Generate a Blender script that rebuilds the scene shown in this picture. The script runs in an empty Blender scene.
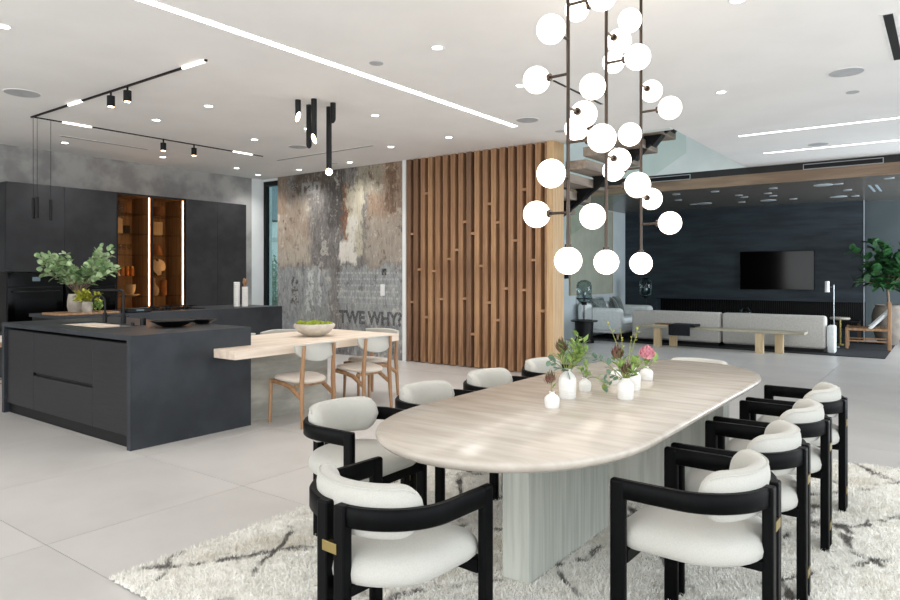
import bpy, bmesh, math, random
from math import sin, cos, pi, radians
from mathutils import Vector, Matrix
import numpy as np

# ---------------------------------------------------------------- camera, world, lights, exposure
S = bpy.context.scene
C = S.collection
FPX = 669.48; HOR = 274.0; YAW = radians(36.644); EYE = 1.40
cam_d = bpy.data.cameras.new('camera'); cam = bpy.data.objects.new('camera', cam_d); C.objects.link(cam)
cam_d.sensor_width = 36; cam_d.lens = FPX/900*36; cam_d.shift_y = -(300-HOR)/900
cam_d.clip_start = 0.05; cam_d.clip_end = 200
cam.location = (0, 0, EYE); cam.rotation_euler = (pi/2, 0, YAW)
S.camera = cam
S.view_settings.view_transform = 'Standard'; S.view_settings.look = 'None'
S.view_settings.gamma = 1; S.view_settings.use_curve_mapping = False
S.view_settings.exposure = 0.32
W = bpy.data.worlds.new('world'); S.world = W; W.use_nodes = True
bg = W.node_tree.nodes['Background']; bg.inputs[0].default_value = (0.82, 0.92, 1.0, 1); bg.inputs[1].default_value = 1.3

def area(name, loc, rot, sx, sy, power, col=(1, 1, 1)):
    d = bpy.data.lights.new(name, 'AREA'); d.shape = 'RECTANGLE'; d.size = sx; d.size_y = sy
    d.energy = power; d.color = col
    o = bpy.data.objects.new(name, d); C.objects.link(o); o.location = loc; o.rotation_euler = rot
    return o
# daylight entering through the sliding glass walls on the right and behind the camera
area('daylight_garden_side', (2.45, 2.5, 1.5), (0, radians(90), 0), 2.7, 11.0, 135, (0.93, 0.97, 1.0))
area('daylight_living_side', (2.45, 14.5, 1.4), (0, radians(90), 0), 2.4, 4.0, 290, (0.84, 0.93, 1.0))
area('daylight_rear_side', (-4.0, -3.35, 1.5), (radians(90), 0, 0), 11.5, 2.7, 215, (1.0, 0.985, 0.96))

# ---------------------------------------------------------------- pixel helpers (a pixel gives a direction; a plane gives the distance)
FX, FY, RX, RY = -sin(YAW), cos(YAW), cos(YAW), sin(YAW)
def ray(x, y):
    r = (x-450)/FPX; u = (HOR-y)/FPX
    return (FX+r*RX, FY+r*RY, u)
def at_z(x, y, z):
    d = ray(x, y); t = (z-EYE)/d[2]; return Vector((d[0]*t, d[1]*t, z))
def at_y(x, y, Y):
    d = ray(x, y); t = Y/d[1]; return Vector((d[0]*t, Y, EYE+d[2]*t))
def at_x(x, y, X):
    d = ray(x, y); t = X/d[0]; return Vector((X, d[1]*t, EYE+d[2]*t))

# ---------------------------------------------------------------- materials
def lin(c):
    if isinstance(c, str):
        c = [int(c[i:i+2], 16)/255 for i in (0, 2, 4)]
        c = [v/12.92 if v <= .04045 else ((v+.055)/1.055)**2.4 for v in c]
    return (c[0], c[1], c[2], 1)
class NT:
    def __init__(s, name):
        s.m = bpy.data.materials.new(name); s.m.use_nodes = True; s.t = s.m.node_tree; s.n = s.t.nodes
        s.b = s.n['Principled BSDF']; s.out = s.n['Material Output']
        s.tc = s.n.new('ShaderNodeTexCoord')
    def link(s, a, b): s.t.links.new(a, b)
    def put(s, sock, v):
        if hasattr(v, 'is_output'): s.link(v, sock)
        else: sock.default_value = v
    def mapping(s, scale=(1, 1, 1), rot=(0, 0, 0), loc=(0, 0, 0), src=None):
        m = s.n.new('ShaderNodeMapping'); s.link(src or s.tc.outputs['Object'], m.inputs[0])
        m.inputs['Scale'].default_value = scale; m.inputs['Rotation'].default_value = rot; m.inputs['Location'].default_value = loc
        return m.outputs[0]
    def noise(s, vec, scale=5, detail=4, rough=.55, dist=0, color=False):
        k = s.n.new('ShaderNodeTexNoise'); s.link(vec, k.inputs['Vector']); k.inputs['Scale'].default_value = scale
        k.inputs['Detail'].default_value = detail; k.inputs['Roughness'].default_value = rough; k.inputs['Distortion'].default_value = dist
        return k.outputs['Color' if color else 0]
    def math(s, op, a, b=0.0, clamp=False):
        k = s.n.new('ShaderNodeMath'); k.operation = op; k.use_clamp = clamp
        s.put(k.inputs[0], a); s.put(k.inputs[1], b); return k.outputs[0]
    def ss(s, v, a, b):
        k = s.n.new('ShaderNodeMapRange'); k.interpolation_type = 'SMOOTHSTEP'
        s.put(k.inputs[0], v); k.inputs[1].default_value = a; k.inputs[2].default_value = b
        return k.outputs[0]
    def mix(s, f, a, b):
        k = s.n.new('ShaderNodeMix'); k.data_type = 'RGBA'
        s.put(k.inputs[0], f); s.put(k.inputs[6], a); s.put(k.inputs[7], b); return k.outputs[2]
    def sep(s, v):
        k = s.n.new('ShaderNodeSeparateXYZ'); s.link(v, k.inputs[0]); return k.outputs
    def bump(s, h, strength=.3, dist=.01):
        k = s.n.new('ShaderNodeBump'); s.link(h, k.inputs['Height']); k.inputs['Strength'].default_value = strength
        k.inputs['Distance'].default_value = dist; s.link(k.outputs[0], s.b.inputs['Normal'])
    def base(s, c): s.put(s.b.inputs['Base Color'], c)
MATS = {}
def M(name, col, rough=.5, metal=0., col2=None, scale=8, stretch=(1, 1, 1), bump=0, bscale=None, lo=.35, hi=.65, spec=.5, coat=0, detail=5, sheen=0):
    t = NT(name); t.b.inputs['Roughness'].default_value = rough; t.b.inputs['Metallic'].default_value = metal
    t.b.inputs['Specular IOR Level'].default_value = spec
    if coat: t.b.inputs['Coat Weight'].default_value = coat; t.b.inputs['Coat Roughness'].default_value = .1
    if sheen: t.b.inputs['Sheen Weight'].default_value = sheen
    v = t.mapping(stretch)
    n = t.noise(v, scale, detail)
    a = lin(col); b = lin(col2) if col2 else tuple(list(x*.9 for x in a[:3])+[1])
    t.base(t.mix(t.ss(n, lo, hi), a, b))
    if bump: t.bump(t.noise(v, bscale or scale*4, 3), bump, .004)
    MATS[name] = t.m; return t.m
def EM(name, col, strength):
    t = NT(name); t.base(lin(col)); t.b.inputs['Emission Color'].default_value = lin(col); t.b.inputs['Emission Strength'].default_value = strength
    MATS[name] = t.m; return t.m
def GL(name, tint, gloss=.12, rough=.03):
    t = NT(name); t.n.remove(t.b)
    tr = t.n.new('ShaderNodeBsdfTransparent'); tr.inputs[0].default_value = lin(tint)
    gl = t.n.new('ShaderNodeBsdfGlossy'); gl.inputs['Roughness'].default_value = rough
    fr = t.n.new('ShaderNodeFresnel'); fr.inputs[0].default_value = 1.45
    mx = t.n.new('ShaderNodeMixShader'); k = t.math('MULTIPLY', fr.outputs[0], gloss*6, True)
    t.link(k, mx.inputs[0]); t.link(tr.outputs[0], mx.inputs[1]); t.link(gl.outputs[0], mx.inputs[2]); t.link(mx.outputs[0], t.out.inputs[0])
    MATS[name] = t.m; return t.m

M('ceiling_paint', 'f2f0ee', .9, col2='eeecea', scale=1.5)
M('wall_white', 'eef0f0', .8, col2='e8eaea', scale=2)
M('wall_cool', 'c9d2d4', .8, col2='c2cccf', scale=2)
M('upper_white', 'e4e8e4', .8, col2='dde2de', scale=2)
M('tile', 'c9c6c3', .33, col2='bab7b4', scale=1.1, bump=.02, bscale=60, lo=.3, hi=.75, detail=7)
M('grout', 'cfccc8', .8)
M('concrete', 'aeadab', .75, col2='8b8a89', scale=2.6, bump=.15, bscale=14, lo=.36, hi=.66, detail=10)
M('slat_wood', 'a8805f', .55, col2='805c40', scale=3.2, stretch=(9, 9, .55), bump=.12, bscale=30, lo=.3, hi=.72, detail=7)
M('slat_wood_dark', '8a694f', .55, col2='694b37', scale=3.2, stretch=(9, 9, .55), bump=.12, bscale=30, lo=.3, hi=.72, detail=7)
M('slat_wood_light', 'b78e69', .55, col2='8f6a49', scale=3.2, stretch=(9, 9, .55), bump=.12, bscale=30, lo=.3, hi=.72, detail=7)
M('end_wood', 'cfae84', .5, col2='bd9a70', scale=3, stretch=(9, 9, .5), detail=6)
M('slat_back', '4d3424', .7, col2='3a271b', scale=3, stretch=(9, 9, .5))
M('island_stone', '32363b', .42, spec=.35, col2='25292e', scale=2.4, bump=.05, bscale=40, detail=8)
M('island_front', '29292d', .36, metal=.35, col2='222225', scale=3, stretch=(1, 1, 18), bump=.03, bscale=60)
M('tall_cab', '36373a', .55, spec=.35, col2='28292c', scale=1.8, bump=.08, bscale=22, detail=9)
M('black', '060607', .35, spec=.3, col2='0a0a0c', scale=6)
M('black_matte', '0a0b0d', .5, spec=.3, col2='0e0f11', scale=6)
M('black_glass', '030304', .1, spec=.22)
M('tv_black', '030304', .2, spec=.2)
M('chair_black', '020203', .42, spec=.09, col2='040506', scale=3, stretch=(14, 14, 1.2), bump=.12, bscale=20)
M('cream_fabric', 'bfbdb6', .9, col2='b6b4ac', scale=240, bump=.35, bscale=260, sheen=.2, lo=.3, hi=.7)
M('beige_fabric', 'd5cabd', .9, col2='cdc2b5', scale=200, bump=.3, bscale=240, sheen=.2)
M('sofa_fabric', 'c9c5bf', .95, col2='bebab4', scale=30, bump=.35, bscale=150, sheen=.2)
M('white_fabric', 'eef2f2', .95, col2='e4e9ea', scale=20, bump=.2, bscale=120)
M('green_velvet', '58625d', .8, col2='434d49', scale=12, sheen=.5)
M('grey_stripe', '8b9492', .9, col2='4e5655', scale=14, stretch=(1, 6, 1))
M('brass', 'a5935f', .38, metal=1.0)
M('bronze', '4a413b', .35, metal=.9)
M('table_wood', 'c6bdb2', .22, col2='b2a89b', scale=2.4, stretch=(1.0, 7, 4), bump=.03, bscale=18, lo=.3, hi=.75, detail=8)
M('table_base', 'c6c8bf', .45, col2='b0b3aa', scale=2.2, stretch=(14, 14, .7), bump=.05, bscale=18, detail=8)
M('oak_light', 'e9dacb', .45, col2='d8c6b2', scale=2.2, stretch=(7, .8, 7), bump=.03, bscale=18, detail=7)
M('oak_grey', 'c6c3b8', .6, col2='98968c', scale=1.8, stretch=(3, .7, 3), bump=.2, bscale=10, detail=8)
M('oak_chair', 'ab8562', .45, col2='916c4b', scale=3, stretch=(9, 9, 1), detail=6)
M('oak_pale', 'd8c19c', .5, col2='c8ae86', scale=3, stretch=(6, 6, 1))
M('bench_top', 'b7b09c', .5, col2='a39c89', scale=3, stretch=(1, 8, 8))
M('walnut', '7a5233', .45, col2='5b3a22', scale=3, stretch=(9, 9, .7), detail=7)
M('cab_wood', 'a38a72', .5, col2='866e58', scale=3, stretch=(8, 8, .6), detail=7)
M('porcelain', 'eceae6', .35, col2='e3e1dc', scale=20, stretch=(1, 1, 8), bump=.15, bscale=60)
M('stoneware', 'c9c2b6', .6, col2='b9b1a4', scale=14, bump=.08)
M('stone_vase', 'b9b0a4', .7, col2='8f867b', scale=6, bump=.2)
M('planter', '7e756b', .8, col2='6b625a', scale=6, bump=.15)
M('moss', '8d9a1e', .95, col2='66751a', scale=60, bump=.5, bscale=90)
M('leaf_euc', '70945c', .5, col2='b3c99c', scale=9)
M('leaf_green', '6b8c42', .5, col2='93ab60', scale=12)
M('leaf_dark', '24472c', .4, col2='3a6a3a', scale=8)
M('leaf_yellow', 'b5b13f', .6, col2='8d962f', scale=20)
M('leaf_red', '7d4a48', .55, col2='5f5a3c', scale=20)
M('leaf_grey', '55705c', .55, col2='74917a', scale=10)
M('protea_pink', 'e6a9b2', .6, col2='d78f9c', scale=30)
M('stem_green', '8b9448', .6, col2='7a7a3c', scale=10)
M('bark', '8d7a66', .8, col2='6b5a49', scale=10, stretch=(3, 3, .6))
M('living_stone', '353f46', .5, spec=.3, col2='262e35', scale=2.2, stretch=(.5, 1, 3), bump=.15, bscale=12, detail=10)
M('living_grey', '4b5457', .7, col2='434c4f', scale=1.2)
M('living_ceiling', '6f6a64', .25, col2='5a5650', scale=2, stretch=(.7, 6, 1), detail=7)
M('bulkhead_wood', '977f68', .5, col2='806a55', scale=2, stretch=(.6, 6, 6), detail=7)
M('band_dark', '1d1c1c', .6)
M('dark_rug', '14171c', .95, col2='1d2229', scale=20, bump=.5, bscale=120)
M('tread_wood', 'a39486', .5, col2='877a6e', scale=2, stretch=(6, .7, 6), detail=7)
M('art_canvas', 'a9ac9c', .8, col2='9ea192', scale=3)
M('art_frame', 'b5a88c', .6)
M('grey_disc', 'b9bbbe', .7)
M('spot_off', '9fb0bc', .4)
M('slot_grey', '8b8b8d', .7)
M('steel', 'b8bcc0', .3, metal=.9)
M('rattan', '8a6a49', .6, col2='6b4e34', scale=14, stretch=(1, 8, 1), bump=.3)
M('amber', 'b9742a', .3, col2='9a5c1e', scale=10)
M('ochre', '9b6a3a', .6, col2='7d5230', scale=10)
M('book_paper', 'dccfb4', .7)
M('house_white', 'dfe6e6', .8)
M('house_window', '6b7f88', .15)
M('grass', '6c7f4c', .95, col2='55683a', scale=8)
M('shrub_leaf', '4b7752', .6, col2='6f9a74', scale=5)
M('throw_black', '131419', .95, col2='1c1d23', scale=30, bump=.4, bscale=120)
M('white_plastic', 'f0f0ee', .5)
M('terrace', 'bdbab5', .8)
EM('led_white', 'fff8f0', 11.0)
EM('led_cool', 'f2f5ff', 4.0); EM('led_track', 'fff3e6', 4.0)
EM('led_warm', 'ffcf9c', 16.0)
EM('globe_light', 'fff1e2', 3.2)
EM('down_light', 'fdfcff', 12.0)
EM('tube_light', 'ffd9ae', 10.0)
GL('glass_clear', 'f6faf8', .06)
GL('glass_window', 'e8f6f6', .05)
GL('glass_smoke', 'cdd8d8', .10)
GL('glass_cabinet', 'e9dccb', .05)

def rug_mat():
    t = NT('rug_wool'); t.b.inputs['Roughness'].default_value = .95; t.b.inputs['Sheen Weight'].default_value = .2
    ob = t.tc.outputs['Object']
    nz = t.noise(t.mapping(), 1.3, 3, color=True)
    k = t.n.new('ShaderNodeMixRGB'); k.blend_type = 'LINEAR_LIGHT'; k.inputs[0].default_value = .33
    t.link(ob, k.inputs[1]); t.link(nz, k.inputs[2])
    x, y, z = t.sep(k.outputs[0])
    masks = []
    for sgn, sc, off in ((1, .62, .27), (-1, .62, .61)):
        u = t.math('ADD', t.math('MULTIPLY', x, 1.0), t.math('MULTIPLY', y, sgn*.75))
        fr = t.math('FRACT', t.math('ADD', t.math('MULTIPLY', u, 1/sc), 40+off))
        d = t.math('ABSOLUTE', t.math('SUBTRACT', fr, .5))
        masks.append(t.ss(d, .055, .02))
    m = t.math('MAXIMUM', masks[0], masks[1])
    br = t.ss(t.noise(t.mapping(), 9, 4), .40, .54)
    br2 = t.ss(t.noise(t.mapping(loc=(3, 1, 0)), 1.6, 2), .36, .50)
    m = t.math('MULTIPLY', t.math('MULTIPLY', m, br), br2)
    c = t.mix(t.ss(t.noise(t.mapping(), 26, 4), .35, .65), lin('fcfaf4'), lin('f1eee6'))
    c = t.mix(t.ss(t.noise(t.mapping(loc=(7, 2, 0)), 2.2, 3), .5, .75), c, lin('e4dfd3'))
    t.base(t.mix(t.math('MULTIPLY', m, .9), c, lin('4b443d')))
    t.bump(t.noise(t.mapping(), 120, 3), .6, .01)
    MATS['rug_wool'] = t.m
rug_mat()

def mural_mat():
    # weathered collage wallpaper: layered torn patches, defined in metres on the wall (x along it, z up)
    t = NT('mural'); t.b.inputs['Roughness'].default_value = .7
    nz = t.noise(t.mapping((1, 1, .6)), 6.5, 10, .72, color=True)
    k = t.n.new('ShaderNodeMixRGB'); k.blend_type = 'LINEAR_LIGHT'; k.inputs[0].default_value = .25
    t.link(t.tc.outputs['Object'], k.inputs[1]); t.link(nz, k.inputs[2])
    x, y, z = t.sep(k.outputs[0])
    X, Y, Z = t.sep(t.tc.outputs['Object'])
    def rect(x0, x1, z0, z1, e=.06, xx=x, zz=z):
        e = e*.55
        m = t.math('MULTIPLY', t.ss(xx, x0-e, x0+e), t.ss(xx, x1+e, x1-e))
        return t.math('MULTIPLY', m, t.math('MULTIPLY', t.ss(zz, z0-e, z0+e), t.ss(zz, z1+e, z1-e)))
    def over(c, m, col, k=1.0):
        return t.mix(t.math('MULTIPLY', m, k), c, lin(col))
    fine = t.ss(t.noise(t.mapping((1, 1, .35)), 22, 9, .7), .35, .68)
    big = t.ss(t.noise(t.mapping((1, 1, .6)), 3.2, 7, .65), .40, .62)
    c = t.mix(fine, lin('86827e'), lin('66625e'))
    c = over(c, rect(-11, -9.25, 1.55, 2.75, .18), 'b7ab9b', .85)
    c = over(c, t.math('MULTIPLY', rect(-11, -9.1, 1.9, 3.0, .2), big), '9a8371', .7)
    c = over(c, rect(-10.6, -9.9, 2.5, 3.5, .1), '86705c', .7)
    c = over(c, rect(-9.7, -8.45, 2.85, 3.5, .12), '54483f', .9)
    c = over(c, rect(-9.3, -8.45, 1.6, 2.9, .15), '777371', .8)
    c = over(c, rect(-8.85, -8.35, 2.2, 3.4, .15), '4a4643', .75)
    c = over(c, rect(-7.85, -6.9, 2.25, 3.4, .12), '9d836d', .85)
    c = over(c, rect(-7.9, -6.9, 1.55, 2.35, .15), 'a99d8f', .85)
    c = over(c, rect(-8.1, -7.5, 2.75, 3.5, .1), '98917f', .8)
    c = over(c, rect(-7.42, -7.22, 2.4, 3.5, .03), '6d523c', .8)
    c = over(c, rect(-8.42, -8.3, 1.9, 2.95, .035), '84593c', .9)
    c = over(c, rect(-8.33, -7.98, 1.7, 2.95, .07), 'c3bba6', .95)
    c = over(c, rect(-8.52, -8.12, 1.58, 1.98, .08), 'e6e0d6', .95)
    c = over(c, rect(-8.3, -8.1, 1.6, 2.4, .06), 'dcd9cf', .8)
    sp = t.ss(t.noise(t.mapping((1, 1, .5), loc=(4, 0, 2)), 7, 8, .7), .58, .68)
    c = over(c, t.math('MULTIPLY', sp, rect(-11, -6.9, 1.5, 3.5, .2)), '5a4334', .8)
    sp2 = t.ss(t.noise(t.mapping((1, 1, .5), loc=(9, 0, 5)), 11, 8, .7), .60, .68)
    c = over(c, sp2, 'b0a595', .6)
    # lower blue-grey sheet of printed pages
    low = rect(-11, -6, -1, 1.52, .03)
    lc = t.mix(fine, lin('a2a4a4'), lin('868989'))
    lc = over(lc, rect(-8.75, -8.5, -1, 1.6, .05), '7b7672', .8)
    lc = over(lc, t.math('MULTIPLY', rect(-8.6, -6, -1, .58, .05), big), '66666a', .8)
    lc = over(lc, rect(-6.0-5, -8.8, -1, .62, .05), '969ca0', .6)
    # ragged lines of small print
    rows = t.math('ABSOLUTE', t.math('SUBTRACT', t.math('FRACT', t.math('MULTIPLY', Z, 1/.105)), .5))
    cb = t.n.new('ShaderNodeCombineXYZ'); t.link(t.math('ADD', X, t.math('MULTIPLY', t.math('FLOOR', t.math('MULTIPLY', Z, 1/.105)), 3.37)), cb.inputs[0])
    wd = t.ss(t.noise(cb.outputs[0], 24, 5, .75), .47, .55)
    ln = t.math('MULTIPLY', t.math('MULTIPLY', t.ss(rows, .19, .13), wd), rect(-8.6, -7.15, .90, 1.47, .02, X, Z))
    lc = over(lc, ln, 'ccd3d5', .6)
    for (a, b, p, q) in ((-9.38, -9.19, 1.28, 1.46), (-9.38, -9.19, .72, 1.24)):
        lc = over(lc, t.math('MULTIPLY', rect(a, b, p, q, .012), t.ss(fine, 1.1, .1)), 'd5d7d5', .85)
    lc = over(lc, rect(-9.07, -9.02, .8, 1.52, .008), 'c9cccc', .8)
    dl = t.math('MULTIPLY', rect(-9.78, -9.62, .8, 1.4, .03), t.ss(t.noise(t.mapping(), 14, 4), .5, .54))
    lc = over(lc, dl, '4e4741', .85)
    lc = over(lc, rect(-7.52, -7.42, 1.38, 1.49, .02, X, Z), '17181a', .95)
    c = t.mix(low, c, lc)
    c = over(c, t.math('MULTIPLY', t.ss(t.noise(t.mapping((1, 1, .2)), 60, 4), .62, .7), .4), 'c2bcb2', 1)
    st = t.noise(t.mapping((1, 1, .22), loc=(2, 0, 7)), 34, 8, .75)
    c = over(c, t.ss(st, .52, .66), 'cfcac1', .38); c = over(c, t.ss(st, .48, .34), '2f2a27', .42)
    tn = t.noise(t.mapping((1, 1, .7), loc=(5, 0, 1)), 5.5, 10, .75)
    c = over(c, t.ss(tn, .57, .61), 'd3ccc0', .5); c = over(c, t.ss(tn, .43, .39), '38302c', .5)
    t.base(c); t.bump(t.noise(t.mapping((1, 1, .5)), 30, 6), .25, .01)
    MATS['mural'] = t.m
mural_mat()

# ---------------------------------------------------------------- mesh building
class MB:
    def __init__(s): s.v = []; s.f = []
    def add(s, vs, fs):
        o = len(s.v); s.v += [tuple(p) for p in vs]; s.f += [tuple(i+o for i in f) for f in fs]; return s
    def box(s, x0, x1, y0, y1, z0, z1):
        return s.add([(x0, y0, z0), (x1, y0, z0), (x1, y1, z0), (x0, y1, z0), (x0, y0, z1), (x1, y0, z1), (x1, y1, z1), (x0, y1, z1)],
                     [(0, 3, 2, 1), (4, 5, 6, 7), (0, 1, 5, 4), (1, 2, 6, 5), (2, 3, 7, 6), (3, 0, 4, 7)])
    def cyl(s, p0, p1, r0, r1=None, n=16, cap=True):
        r1 = r0 if r1 is None else r1
        p0 = Vector(p0); p1 = Vector(p1); d = (p1-p0).normalized()
        a = d.orthogonal().normalized(); b = d.cross(a)
        vs = []
        for p, r in ((p0, r0), (p1, r1)):
            for i in range(n):
                t = 2*pi*i/n; vs.append(p+a*(r*cos(t))+b*(r*sin(t)))
        fs = [(i, (i+1) % n, n+(i+1) % n, n+i) for i in range(n)]
        if cap: fs += [tuple(reversed(range(n))), tuple(range(n, 2*n))]
        return s.add(vs, fs)
    def tube(s, pts, r, n=8):
        pts = [Vector(p) for p in pts]; rs = r if isinstance(r, (list, tuple)) else [r]*len(pts)
        vs = []; a = None
        for i, p in enumerate(pts):
            d = (pts[min(i+1, len(pts)-1)]-pts[max(i-1, 0)]).normalized()
            if a is None: a = d.orthogonal().normalized()
            a = (a-d*a.dot(d)).normalized(); b = d.cross(a)
            for k in range(n):
                t = 2*pi*k/n; vs.append(p+a*(rs[i]*cos(t))+b*(rs[i]*sin(t)))
        fs = []
        for i in range(len(pts)-1):
            for k in range(n):
                fs.append((i*n+k, i*n+(k+1) % n, (i+1)*n+(k+1) % n, (i+1)*n+k))
        fs += [tuple(reversed(range(n))), tuple(range((len(pts)-1)*n, len(pts)*n))]
        return s.add(vs, fs)
    def lathe(s, prof, c=(0, 0, 0), n=24):
        vs = []; fs = []; idx = []
        for (r, z) in prof:
            if r < 1e-5: idx.append([len(vs)]*n); vs.append((c[0], c[1], c[2]+z))
            else:
                idx.append([len(vs)+i for i in range(n)])
                for i in range(n): vs.append((c[0]+r*cos(2*pi*i/n), c[1]+r*sin(2*pi*i/n), c[2]+z))
        for a, b in zip(idx[:-1], idx[1:]):
            for i in range(n):
                j = (i+1) % n; q = [a[i], a[j], b[j], b[i]]; u = []
                for w in q:
                    if w not in u: u.append(w)
                if len(u) >= 3: fs.append(tuple(u))
        return s.add(vs, fs)
    def sphere(s, c, r, n=24, sc=(1, 1, 1)):
        m = n//2; prof = [(r*sin(pi*i/m), -r*cos(pi*i/m)) for i in range(m+1)]; prof[0] = (0, -r); prof[-1] = (0, r)
        t = MB().lathe(prof, (0, 0, 0), n)
        return s.add([(c[0]+p[0]*sc[0], c[1]+p[1]*sc[1], c[2]+p[2]*sc[2]) for p in t.v], t.f)
    def loft(s, rings, cap=True):
        n = len(rings[0]); vs = [p for r in rings for p in r]; fs = []
        for i in range(len(rings)-1):
            for k in range(n): fs.append((i*n+k, i*n+(k+1) % n, (i+1)*n+(k+1) % n, (i+1)*n+k))
        if cap: fs += [tuple(reversed(range(n))), tuple(range((len(rings)-1)*n, len(rings)*n))]
        return s.add(vs, fs)
    def xf(s, M4):
        s.v = [tuple(M4 @ Vector(p)) for p in s.v]; return s
    def build(s, name, mat, parent=None, smooth=False, bevel=0, seg=2, loc=None, rot=None, fix=True):
        me = bpy.data.meshes.new(name); me.from_pydata(s.v, [], s.f)
        if fix or bevel:
            bm = bmesh.new(); bm.from_mesh(me)
            if fix: bmesh.ops.recalc_face_normals(bm, faces=bm.faces)
            if bevel:
                es = [e for e in bm.edges if len(e.link_faces) == 2 and e.calc_face_angle(0) > .5]
                bmesh.ops.bevel(bm, geom=es, offset=bevel, segments=seg, profile=.5, affect='EDGES', clamp_overlap=True)
            bm.to_mesh(me); bm.free()
        if smooth:
            me.polygons.foreach_set('use_smooth', [True]*len(me.polygons))
            try: me.set_sharp_from_angle(angle=radians(50))
            except Exception: pass
        me.materials.append(MATS[mat]); me.update()
        o = bpy.data.objects.new(name, me); C.objects.link(o)
        if parent: o.parent = parent
        if loc is not None: o.location = loc
        if rot is not None: o.rotation_euler = rot
        return o
def tag(o, label, cat, group=None, kind=None):
    o['label'] = label; o['category'] = cat
    if group: o['group'] = group
    if kind: o['kind'] = kind
    return o
def struct(o, label, cat): return tag(o, label, cat, None, 'structure')
def thing(name, label, cat, loc=(0, 0, 0), rz=0, group=None):
    o = bpy.data.objects.new(name, None); C.objects.link(o); o.empty_display_size = .1
    o.location = loc; o.rotation_euler = (0, 0, rz); return tag(o, label, cat, group)
def kids(o): return [c for c in bpy.data.objects if c.parent == o]
def dup(root, loc, rz=0, label=None, group=None, scale=None):
    r = root.copy(); C.objects.link(r); r.location = loc; r.rotation_euler = (0, 0, rz)
    if label: r['label'] = label
    if group: r['group'] = group
    if scale: r.scale = scale
    for ch in kids(root):
        c = ch.copy(); C.objects.link(c); c.parent = r
        for g in kids(ch):
            d = g.copy(); C.objects.link(d); d.parent = c
    return r
def inst(o, name, parent, loc, mat=None):
    c = bpy.data.objects.new(name, o.data); C.objects.link(c); c.parent = parent; c.location = loc; return c
def B(*a): return MB().box(*a)

CEIL = 3.23
# ================================================================ STRUCTURE
flo = struct(B(-10.9, 3.0, -3.6, 17.2, -.25, -.012).build('floor', 'grout'), 'pale grey large-format porcelain tile floor', 'floor')
tile0 = None
for i in range(-6, 6):
    for j in range(-5, 13):
        x0 = -3.74+1.2*i; y0 = 1.53+1.2*j
        if x0 > 2.6 or y0 > 16.9 or x0+1.2 < -10.7 or (y0 > 8.6 and x0 < -8.9): continue
        if tile0 is None:
            tile0 = B(.0022, 1.1978, .0022, 1.1978, -.012, 0).build('tile', 'tile', flo, loc=(x0, y0, 0))
        else: inst(tile0, 'tile', flo, (x0, y0, 0))
struct(B(-10.95, 3.0, -3.6, 8.36, CEIL, 3.5).build('ceiling', 'ceiling_paint'), 'smooth white ceiling over kitchen and dining area', 'ceiling')
struct(B(-2.80, 3.0, 8.36, 12.365, CEIL+.012, 3.5).build('ceiling_hall', 'ceiling_paint'), 'white ceiling strip beyond the dining area with two light lines', 'ceiling')
cl = struct(B(-6.85, 3.0, 12.40, 17.0, 2.94, 3.229).build('ceiling_living', 'living_ceiling'), 'low dark glossy timber ceiling over the living area', 'ceiling')
t1 = struct(B(-6.85, 3.0, 12.36, 12.40, 2.94, 3.125).build('trim_1', 'bulkhead_wood'), 'brown timber fascia along the lowered living ceiling', 'trim')
t2 = struct(B(-6.85, 3.0, 12.36, 12.40, 3.125, CEIL+.014).build('trim_2', 'band_dark'), 'black band above the timber fascia holding the linear vent', 'trim')
# kitchen wall
struct(B(-10.95, -10.70, -3.6, 8.02, 0, CEIL).build('wall_left', 'concrete'), 'grey concrete plaster wall behind the tall kitchen cabinets', 'wall')
struct(B(-10.95, -10.70, 8.02, 8.50, 0, CEIL).build('wall_corner', 'wall_white'), 'narrow white wall strip beside the tall window', 'wall')
# window in the back wall
wy = 8.30
win = thing('window_1', 'tall narrow black-framed window between concrete wall and mural', 'window'); win['kind'] = 'structure'
f = MB().box(-10.70, -10.63, wy, wy+.08, 0, 3.19).box(-10.63, -10.0, wy, wy+.08, 3.10, 3.19).box(-10.63, -10.0, wy, wy+.08, 0, .06).box(-10.07, -10.0, wy, wy+.08, .06, 3.10)
f.build('window_frame', 'black_matte', win)
B(-10.63, -10.07, wy+.035, wy+.045, .06, 3.10).build('pane', 'glass_window', win)
struct(B(-10.70, -10.0, wy-.02, wy+.1, 3.19, CEIL).build('wall_header', 'wall_white'), 'white strip above the tall narrow window', 'wall')
# mural wall
mur = struct(B(-10.18, -7.05, 8.22, 8.42, 0, CEIL).build('wall_mural', 'mural'), 'wall papered with a weathered grey and rust printed collage', 'wall')
def text(s, size, loc, mat, parent, name='lettering', sx=1.0, bold=0):
    cu = bpy.data.curves.new(name, 'FONT'); cu.body = s; cu.size = size; cu.extrude = .0008; cu.offset = bold
    tmp = bpy.data.objects.new(name, cu); C.objects.link(tmp)
    me = bpy.data.meshes.new_from_object(tmp.evaluated_get(bpy.context.evaluated_depsgraph_get()))
    bpy.data.objects.remove(tmp)
    me.materials.clear(); me.materials.append(MATS[mat])
    o = bpy.data.objects.new(name, me); C.objects.link(o); o.parent = parent
    o.location = loc; o.rotation_euler = (pi/2, 0, 0); o.scale = (sx, 1, 1); return o
def ink(name, col, lo, hi, sc=16):
    # worn ink: letters flaked away
    t = NT(name); t.b.inputs['Roughness'].default_value = .8
    a = t.ss(t.noise(t.mapping(), sc, 6, .7), lo, hi); t.put(t.b.inputs['Alpha'], t.math('MULTIPLY', a, .36 if 'dark' in name else .62))
    t.base(lin(col)); MATS[name] = t.m
ink('ink_pale', 'a9a8a4', .28, .50, 45); ink('ink_faint', '827e7a', .36, .6, 40); ink('ink_dark', '5c5d60', .30, .52, 40); ink('ink_cream', 'd0cdc4', .30, .50, 40)
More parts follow.
